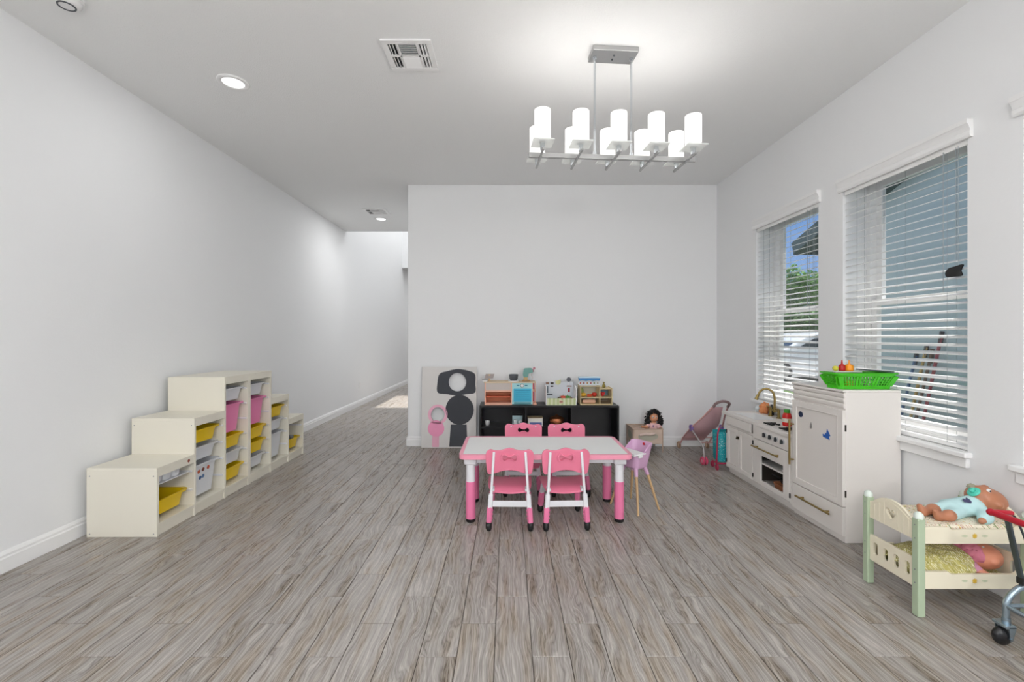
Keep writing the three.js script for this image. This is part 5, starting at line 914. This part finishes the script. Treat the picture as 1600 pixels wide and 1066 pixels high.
{
  const xa = 1.868, xb = 2.312, za = -2.25, zb = -1.997;
  const bed = (y, h, m, label, seedv) => { const g = nets((x, yy, z) => { const dx = Math.abs(x - (xa + xb) / 2) - (xb - xa) / 2 + 0.012, dy = Math.abs(yy - y - h / 2) - h / 2 + 0.01, dz = Math.abs(z - (za + zb) / 2) - (zb - za) / 2 + 0.012; return Math.hypot(Math.max(dx, 0), Math.max(dy, 0), Math.max(dz, 0)) + Math.min(0, Math.max(dx, dy, dz)) - 0.01 + (yy > y + h * 0.6 ? 0.003 * noise3(x * 18 + seedv, yy * 8, z * 18) : 0); }, [xa - 0.02, y - 0.02, za - 0.02], [xb + 0.02, y + h + 0.02, zb + 0.02], 0.0075); return single('doll_mattress', g, m, label, 'mattress', 'mattresses of the doll bunk bed'); };
  bed(0.3435, 0.058, cloth(floral), 'flowered mattress on the upper doll bunk', 3);
  bed(0.1405, 0.014, cloth(leafy), 'leaf-print mattress on the lower doll bunk', 9);
  // blanket draped over the lower doll
  const g = nets((x, y, z) => { const p = [x, y, z]; let d = ell(p, [1.99, 0.185, -2.115], [0.14, 0.075, 0.112]); d = smin(d, ell(p, [2.1, 0.2, -2.12], [0.09, 0.06, 0.09]), 0.05); d += 0.006 * noise3(x * 22, y * 22, z * 22); d = Math.max(Math.abs(d) - 0.0075, 0.17 - y); return Math.max(d, (x - 2.17) + 0.5 * (z + 2.12) * 0.3 + (0.26 - y) * 0.35); }, [1.84, 0.15, -2.26], [2.22, 0.31, -1.985], 0.006);
  g.translate(0, -0.0145, 0); single('doll_blanket', g, cloth(leafy), 'yellow-green leaf-print blanket over the lower bunk doll', 'blanket');
}
{ // upper doll: lying on its back, head to the right
  const Y = 0.378, Z = -2.11;
  const o = wthing('baby_doll', 'bald brown baby doll in pale blue suit on the upper bunk', 'doll', [2.2, Y, Z]);
  const H = [2.29, 0.452, Z - 0.01];
  const tor = [[[2.12, 0.412, Z], [2.215, 0.428, Z], 0.038, 0.042]], armN = [[[2.21, 0.425, Z + 0.045], [2.19, 0.405, Z + 0.085], 0.02, 0.018], [[2.19, 0.405, Z + 0.085], [2.155, 0.395, Z + 0.1], 0.017, 0.013]], armF = [[[2.2, 0.425, Z - 0.045], [2.17, 0.404, Z - 0.09], 0.02, 0.015]];
  const legN = [[[2.11, 0.408, Z + 0.03], [2.045, 0.405, Z + 0.062], 0.026, 0.021], [[2.045, 0.405, Z + 0.062], [2.0, 0.4, Z + 0.06], 0.021, 0.016], [[2.0, 0.4, Z + 0.06], [1.985, 0.425, Z + 0.058], 0.015, 0.012]], legF = [[[2.11, 0.41, Z - 0.015], [2.03, 0.41, Z + 0.0], 0.026, 0.021], [[2.03, 0.41, Z], [1.975, 0.402, Z + 0.008], 0.021, 0.016], [[1.975, 0.402, Z + 0.008], [1.96, 0.428, Z + 0.006], 0.015, 0.012]];
  const head = p => { // crown to the right, face turned up and to the left
    const c = Math.cos(0.35), s = Math.sin(0.35), dx = p[0] - H[0], dy = p[1] - H[1]; const q = [dx * c - dy * s, dx * s + dy * c, p[2] - H[2]];
    let d = ell(q, [0.012, 0, 0], [0.075, 0.06, 0.064]); d = smin(d, ell(q, [-0.035, 0.008, 0], [0.042, 0.043, 0.05]), 0.03); d = smin(d, ell(q, [-0.022, 0.058, 0], [0.01, 0.01, 0.011]), 0.012);
    for (const k of [-1, 1]) d = smin(d, ell(q, [0.0, -0.004, k * 0.066], [0.015, 0.012, 0.008]), 0.008); return d; };
  const all = [...tor, ...armN, ...armF, ...legN, ...legF];
  part('body', nets((x, y, z) => { const p = [x, y, z]; return smin(bones(p, all, 0.02), head(p), 0.012); }, [1.93, 0.37, Z - 0.13], [2.4, 0.54, Z + 0.13], 0.0055), skinB, o);
  part('romper', nets((x, y, z) => { const p = [x, y, z]; const d = bones(p, [...tor, armN[0], armF[0], [[2.19, 0.405, Z + 0.085], [2.18, 0.402, Z + 0.089], 0.018, 0.018], [[2.11, 0.408, Z + 0.03], [2.065, 0.406, Z + 0.052], 0.026, 0.022], [[2.11, 0.41, Z - 0.015], [2.05, 0.41, Z - 0.005], 0.026, 0.022]], 0.02) - 0.0045; return Math.max(d, x - 2.238); }, [2.01, 0.36, Z - 0.13], [2.26, 0.5, Z + 0.13], 0.0055), M(0xbfe0e2, 0.85), o);
  part('romper_print', extr(smooth([[-0.022, -0.004], [-0.012, 0.012], [0, 0.006], [0.014, 0.016], [0.02, 0], [0.008, -0.014], [-0.008, -0.01]]), 0.002).rotateX(-1.0).rotateY(0.2).translate(2.165, 0.461, Z + 0.026), M(0x4b4a6e, 0.7), o);
  part('pacifier', [lathe([[0, 0.014], [0.02, 0.012], [0.027, 0.006], [0.022, 0], [0, 0]], 20).rotateZ(0.8).translate(2.228, 0.49, Z + 0.0), lathe([[0, 0.012], [0.01, 0.012], [0.012, 0], [0, 0]], 14).rotateZ(0.8).translate(2.219, 0.499, Z)], M(0x55cdb6, 0.35), o);
  eyes(o, [[2.268, 0.508, Z + 0.026, 0.009], [2.268, 0.508, Z - 0.04, 0.009]], M(0x2b2320, 0.3));
  part('forelock', nets((x, y, z) => ell([x, y, z], [2.246, 0.507, Z - 0.03], [0.017, 0.015, 0.018]) + 0.004 * noise3(x * 90, y * 90, z * 90), [2.215, 0.48, Z - 0.06], [2.285, 0.54, Z + 0.005], 0.004), M(0x9c9a86, 0.9), o);
  o.position.y += 0.02;
}
{ // lower doll
  const Y = 0.17, Z = -2.1;
  const o = wthing('baby_doll', 'peach baby doll in pink clothes under the blanket below', 'doll', [2.2, Y, Z]);
  const H = [2.245, 0.232, Z];
  const head = p => { let d = ell(p, [H[0] + 0.008, H[1], H[2]], [0.075, 0.058, 0.066]); d = smin(d, ell(p, [H[0] - 0.045, H[1] + 0.006, H[2]], [0.038, 0.042, 0.05]), 0.03); d = smin(d, ell(p, [H[0] - 0.03, H[1] + 0.052, H[2]], [0.01, 0.009, 0.01]), 0.012); d = smin(d, ell(p, [H[0], H[1], H[2] + 0.068], [0.014, 0.013, 0.008]), 0.01); return d; };
  const tor = [[[2.06, 0.198, Z], [2.165, 0.208, Z], 0.034, 0.036]], arm = [[[2.16, 0.205, Z + 0.035], [2.165, 0.19, Z + 0.07], 0.02, 0.018], [[2.165, 0.19, Z + 0.07], [2.19, 0.183, Z + 0.082], 0.017, 0.014]];
  part('body', nets((x, y, z) => { const p = [x, y, z]; return smin(bones(p, [...tor, ...arm], 0.02), head(p), 0.012); }, [2.0, 0.15, Z - 0.1], [2.35, 0.32, Z + 0.11], 0.0055), skinC, o);
  part('jacket', nets((x, y, z) => { const p = [x, y, z]; return Math.max(bones(p, [...tor, arm[0]], 0.02) - 0.0045, x - 2.185); }, [2.0, 0.15, Z - 0.1], [2.22, 0.28, Z + 0.11], 0.0055), M(0xd99ab6, 0.85), o);
  part('bonnet', nets((x, y, z) => { const p = [x, y, z]; const d = Math.abs(ell(p, [H[0] - 0.05, H[1] + 0.02, H[2]], [0.046, 0.052, 0.062])) - 0.004; return Math.max(d + 0.003 * noise3(x * 60, y * 60, z * 60), x - (H[0] - 0.045), 0.225 - y); }, [2.12, 0.2, Z - 0.09], [2.24, 0.33, Z + 0.09], 0.005), M(0xd67f94, 0.85), o);
  eyes(o, [[2.232, 0.282, Z + 0.024, 0.006], [2.232, 0.282, Z - 0.024, 0.006]], M(0x2b2320, 0.3));
  o.position.y -= 0.018;
}

// ---------------------------------------------------------------- toy shopping cart at the right edge
{
  const o = wthing('toy_shopping_cart', 'toy shopping cart with red handle and black caster at right edge', 'shopping cart', [2.18, 0, -1.62]);
  const z0 = -1.8, z1 = -1.42, hx = 1.968, hy = 0.54, dark = M(0x50585c, 0.35, { metalness: 0.7 }), steel = M(0x9fb0bb, 0.25, { metalness: 0.85 });
  part('handle', [tube([[hx, hy, z0], [hx, hy, z1]], 0.0125, 16), tube([[hx, hy, z0], [hx + 0.02, hy + 0.001, z0], [hx + 0.085, hy - 0.004, z0]], 0.0095, 12), tube([[hx, hy, z1], [hx + 0.085, hy - 0.004, z1]], 0.0095, 12), ball(0.0145, hx, hy, z0), ball(0.0145, hx, hy, z1)], M(0xb5132a, 0.35), o);
  for (const z of [z0, z1]) {
    part('side_post', [bar([2.035, 0.512, z], [2.092, 0.265, z], 0.011, 0.02), tube([[hx + 0.08, hy - 0.004, z], [hx + 0.1, 0.515, z], [2.11, 0.42, z], [2.125, 0.33, z]], 0.004, 8)], dark, o);
    part('joint', box(2.083, 2.112, 0.245, 0.275, z - 0.014, z + 0.014, 0.005), black, o);
    part('base_tube', [tube([[2.33, 0.245, z], [2.16, 0.247, z], [2.08, 0.228, z], [2.035, 0.18, z], [2.03, 0.12, z], [2.03, 0.09, z]], 0.0115, 14, 36), tube([[2.33, 0.245, z], [2.345, 0.2, z], [2.35, 0.09, z]], 0.0115, 14)], steel, o);
    for (const x of [2.012, 2.345]) {
      const w = part('caster', new THREE.SphereGeometry(0.037, 28, 20).scale(1, 1, 0.62).translate(x, 0.0375, z), M(0x17171a, 0.25), o);
      part('caster_fork', [box(x - 0.012, x + 0.03, 0.078, 0.092, z - 0.028, z + 0.028, 0.004), extr(poly([[x + 0.0, 0.085], [x + 0.03, 0.085], [x + 0.014, 0.03], [x + 0.004, 0.03]]), 0.003).translate(0, 0, z + 0.025), extr(poly([[x + 0.0, 0.085], [x + 0.03, 0.085], [x + 0.014, 0.03], [x + 0.004, 0.03]]), 0.003).translate(0, 0, z - 0.028), disc(0.005, 0.062, x + 0.008, 0.038, z, 'z', 12), cyl(0.014, 0.02, x + 0.018, 0.1, z, 14)], steel, w);
    }
  }
  part('crossbar', [tube([[2.03, 0.158, z0], [2.03, 0.158, z1]], 0.009, 10), tube([[2.03, 0.158, z0], [2.345, 0.158, z0]], 0.009, 10), tube([[2.345, 0.16, z0], [2.345, 0.16, z1]], 0.009, 10)], steel, o);
  const g = []; for (let k = 0; k <= 6; k++) { const t = k / 6, y = 0.27 + 0.2 * t; g.push(tube([[2.105 + 0.01 * t, y, z0], [2.36, y, z0]], 0.0025, 6), tube([[2.105, y, z1], [2.36, y, z1]], 0.0025, 6), tube([[2.36, y, z0], [2.36, y, z1]], 0.0025, 6)); }
  for (let k = 0; k <= 7; k++) { const x = 2.11 + 0.25 * k / 7; g.push(tube([[x, 0.27, z0], [x, 0.47, z0]], 0.0025, 6), tube([[x, 0.27, z1], [x, 0.47, z1]], 0.0025, 6), tube([[x, 0.27, z0], [x, 0.27, z1]], 0.0025, 6)); }
  part('wire_basket', g, chrome, o);
}

// ---------------------------------------------------------------- outside the windows
{
  const grass = M(0x5d7440, 0.95), concrete = M(0xb5b2aa, 0.9);
  structure('lawn', box(XR + WT, 60, -0.3, -0.16, -60, 30), grass, 'lawn outside the windows'); structure('driveway', box(7.3, 13.5, -0.158, -0.15, -26, -9.5), concrete, 'pale driveway outside'); structure('patio', box(-8, 8, -0.3, -0.16, ZF + 0.16, 16), concrete);
  const n = wthing('neighbour_house', 'grey-blue stucco house next door with sloping dark eave', 'house', [10, -0.16, 0]);
  const stucco = M(0xa3b1b6, 0.9), fascia = M(0x46575c, 0.8), roofM = M(0x5a5f62, 0.9);
  const yE = 2.93, zc = -8.0, zT = -8.8, ridge = 0.2, sl = 0.335;
  const gz = z => yE + 0.02 + (z - zT) * sl;
  const wallS = poly([[-zc, -0.16], [-zc, gz(zc) - 0.05], [-ridge, gz(ridge) - 0.05], [-(ridge + (ridge - zc)), gz(zc) - 0.05], [-(ridge + (ridge - zc)), -0.16]]);
  part('gable_wall', extr(wallS, 7).rotateY(PI / 2).translate(6, 0, 0), stucco, n);
  const slab = (a, b) => { const s = poly([[-a, gz(a <= ridge ? a : 2 * ridge - a)], [-b, gz(b <= ridge ? b : 2 * ridge - b)], [-b, gz(b <= ridge ? b : 2 * ridge - b) + 0.16], [-a, gz(a <= ridge ? a : 2 * ridge - a) + 0.16]]); return extr(s, 7.6).rotateY(PI / 2).translate(5.7, 0, 0); };
  part('roof', [slab(zT, ridge), slab(2 * ridge - zT, ridge)], roofM, n);
  part('fascia', [bar([5.68, gz(zT) + 0.06, zT], [5.68, gz(ridge) + 0.06, ridge], 0.04, 0.24), bar([5.7, gz(zT) + 0.05, zT - 0.02], [13.3, gz(zT) + 0.05, zT - 0.02], 0.22, 0.04)], fascia, n);
  part('soffit', extr(poly([[-zT, gz(zT) - 0.045], [-ridge, gz(ridge) - 0.045], [-ridge, gz(ridge) - 0.005], [-zT, gz(zT) - 0.005]]), 0.32).rotateY(PI / 2).translate(5.7, 0, 0), fascia, n);
  // tools leaning on the neighbour's wall
  const tool = (nm, label, z, h, c, head, dz) => { const t = wthing(nm, label, 'garden tool', [5.8, -0.16, z]); part('handle', tube([[5.78, -0.157, z], [5.965, h, z + dz]], 0.019, 8), M(c, 0.6), t); part('head', bar([5.955, h - 0.14, z + dz * 0.9], [5.975, h + 0.06, z + dz], 0.05, 0.03), head, t); };
  tool('broom', 'broom with red handle leaning outside the second window', -6.2, 1.27, 0x9c3a44, M(0x2a2a30, 0.8), 0.12);
  tool('rake', 'wooden rake leaning outside, left of the red broom', -6.4, 1.1, 0xb99a5a, M(0x4a4a4a, 0.7), 0.1);
  tool('shovel', 'blue-handled shovel leaning outside, leftmost of the tools', -6.56, 0.97, 0x3f6288, M(0x2c3438, 0.7), 0.1);
  tool('wooden_pole', 'dark wooden pole between the rake and the red broom', -6.32, 1.02, 0x6a5340, M(0x6a5340, 0.7), 0.1);
  // hedge and trees
  const leafGeo = (N, fn, s) => { const pos = []; for (let i = 0; i < N; i++) { const c = fn(), a = rnd() * 2 * PI, b = rr2(-0.9, 0.9), l = s * rr2(0.6, 1.3); const u = V(Math.cos(a) * Math.cos(b), Math.sin(b), Math.sin(a) * Math.cos(b)).multiplyScalar(l), v = V(-Math.sin(a), rr2(-0.6, 0.6), Math.cos(a)).normalize().multiplyScalar(l * 0.4); const q = [c, c.clone().add(u.clone().multiplyScalar(0.5)).add(v), c.clone().add(u), c.clone().add(u.clone().multiplyScalar(0.5)).sub(v)]; for (const k of [0, 1, 2, 0, 2, 3]) pos.push(q[k].x, q[k].y, q[k].z); } const g = new THREE.BufferGeometry(); g.setAttribute('position', new THREE.Float32BufferAttribute(pos, 3)); g.computeVertexNormals(); return g; };
  const leafM = new THREE.MeshPhysicalMaterial({ color: 0x6f9a4c, roughness: 0.8, transmission: 0.25, thickness: 0, side: THREE.DoubleSide }), leafD = new THREE.MeshPhysicalMaterial({ color: 0x4f7a40, roughness: 0.85, side: THREE.DoubleSide });
  const tree = (x, z, h, r, label) => { const t = wthing('tree', label, 'tree', [x, -0.16, z], 'trees outside the window'); part('trunk', [taper([x, -0.16, z], [x, h * 0.6, z], 0.14, 0.07), taper([x, h * 0.5, z], [x + r * 0.5, h * 0.85, z + 0.2], 0.06, 0.02), taper([x, h * 0.5, z], [x - r * 0.5, h * 0.9, z - 0.1], 0.06, 0.02)], M(0x6b5a48, 0.9), t);
    const cl = []; for (let k = 0; k < 16; k++) cl.push(V(x + rr2(-r, r) * 0.8, h * 0.72 + rr2(-0.7, 0.8) * r * 0.7, z + rr2(-r, r) * 0.7));
    part('foliage', leafGeo(5200, () => { const c = cl[Math.floor(rnd() * 16)]; const a = rr2(0, 2 * PI), b = Math.acos(rr2(-1, 1)), q = r * 0.36 * Math.cbrt(rnd()); return V(c.x + q * Math.sin(b) * Math.cos(a), c.y + q * Math.cos(b), c.z + q * Math.sin(b) * Math.sin(a)); }, 0.17), leafM, t); };
  tree(13.6, -21.5, 4.4, 1.8, 'loose green tree outside the far window, nearer the middle'); tree(17.6, -24.6, 4.8, 1.9, 'green tree outside the far window, under the gable'); tree(10.4, -25.5, 4.6, 1.8, 'green tree outside the far window, at the left of the hedge');
  const hg = wthing('hedge', 'dark green hedge behind the parked car', 'hedge', [13.5, -0.16, -19]);
  part('foliage', [leafGeo(9000, () => V(rr2(9.5, 17), rr2(-0.1, 2.15 + 0.15 * rnd()), -19 + rr2(-0.5, 0.5)), 0.2), box(9.5, 17, -0.16, 1.95, -19.35, -18.8, 0.15)], leafD, hg);
  // white car on the driveway
  const cz = -14.6, c = wthing('parked_car', 'white parked car outside the far window', 'car', [9.9, -0.15, cz]);
  const paint = M(0xe9ecee, 0.3, { clearcoat: 0.6 }), dkg = M(0x27313a, 0.12);
  const prof = smooth([[7.75, 0.12], [7.7, 0.5], [7.85, 0.72], [8.7, 0.86], [9.4, 1.27], [10.2, 1.36], [11.2, 1.32], [11.85, 0.95], [12.1, 0.85], [12.15, 0.4], [12.05, 0.12], [10, 0.08]], 6);
  part('body', extr(prof, 1.7, 0.04).translate(0, 0, cz - 0.85), paint, c);
  part('side_window', [extr(poly([[8.95, 0.88], [9.5, 1.2], [10.1, 1.27], [10.1, 0.9]]), 0.02).translate(0, 0, cz + 0.9), extr(poly([[10.18, 0.9], [10.18, 1.27], [11.05, 1.23], [11.5, 0.92]]), 0.02).translate(0, 0, cz + 0.9)], dkg, c);
  part('windscreen', bar([8.78, 0.93, cz], [9.36, 1.27, cz], 0.03, 1.45), dkg, c);
  for (const x of [8.5, 11.35]) for (const s of [-1, 1]) { const w = part('wheel', disc(0.31, 0.2, x, 0.162, cz + s * 0.82, 'z', 28), blackRubber, c); part('hubcap', disc(0.2, 0.03, x, 0.162, cz + s * 0.93, 'z', 20), brushed, w); }
}

renderer.render(scene, camera);
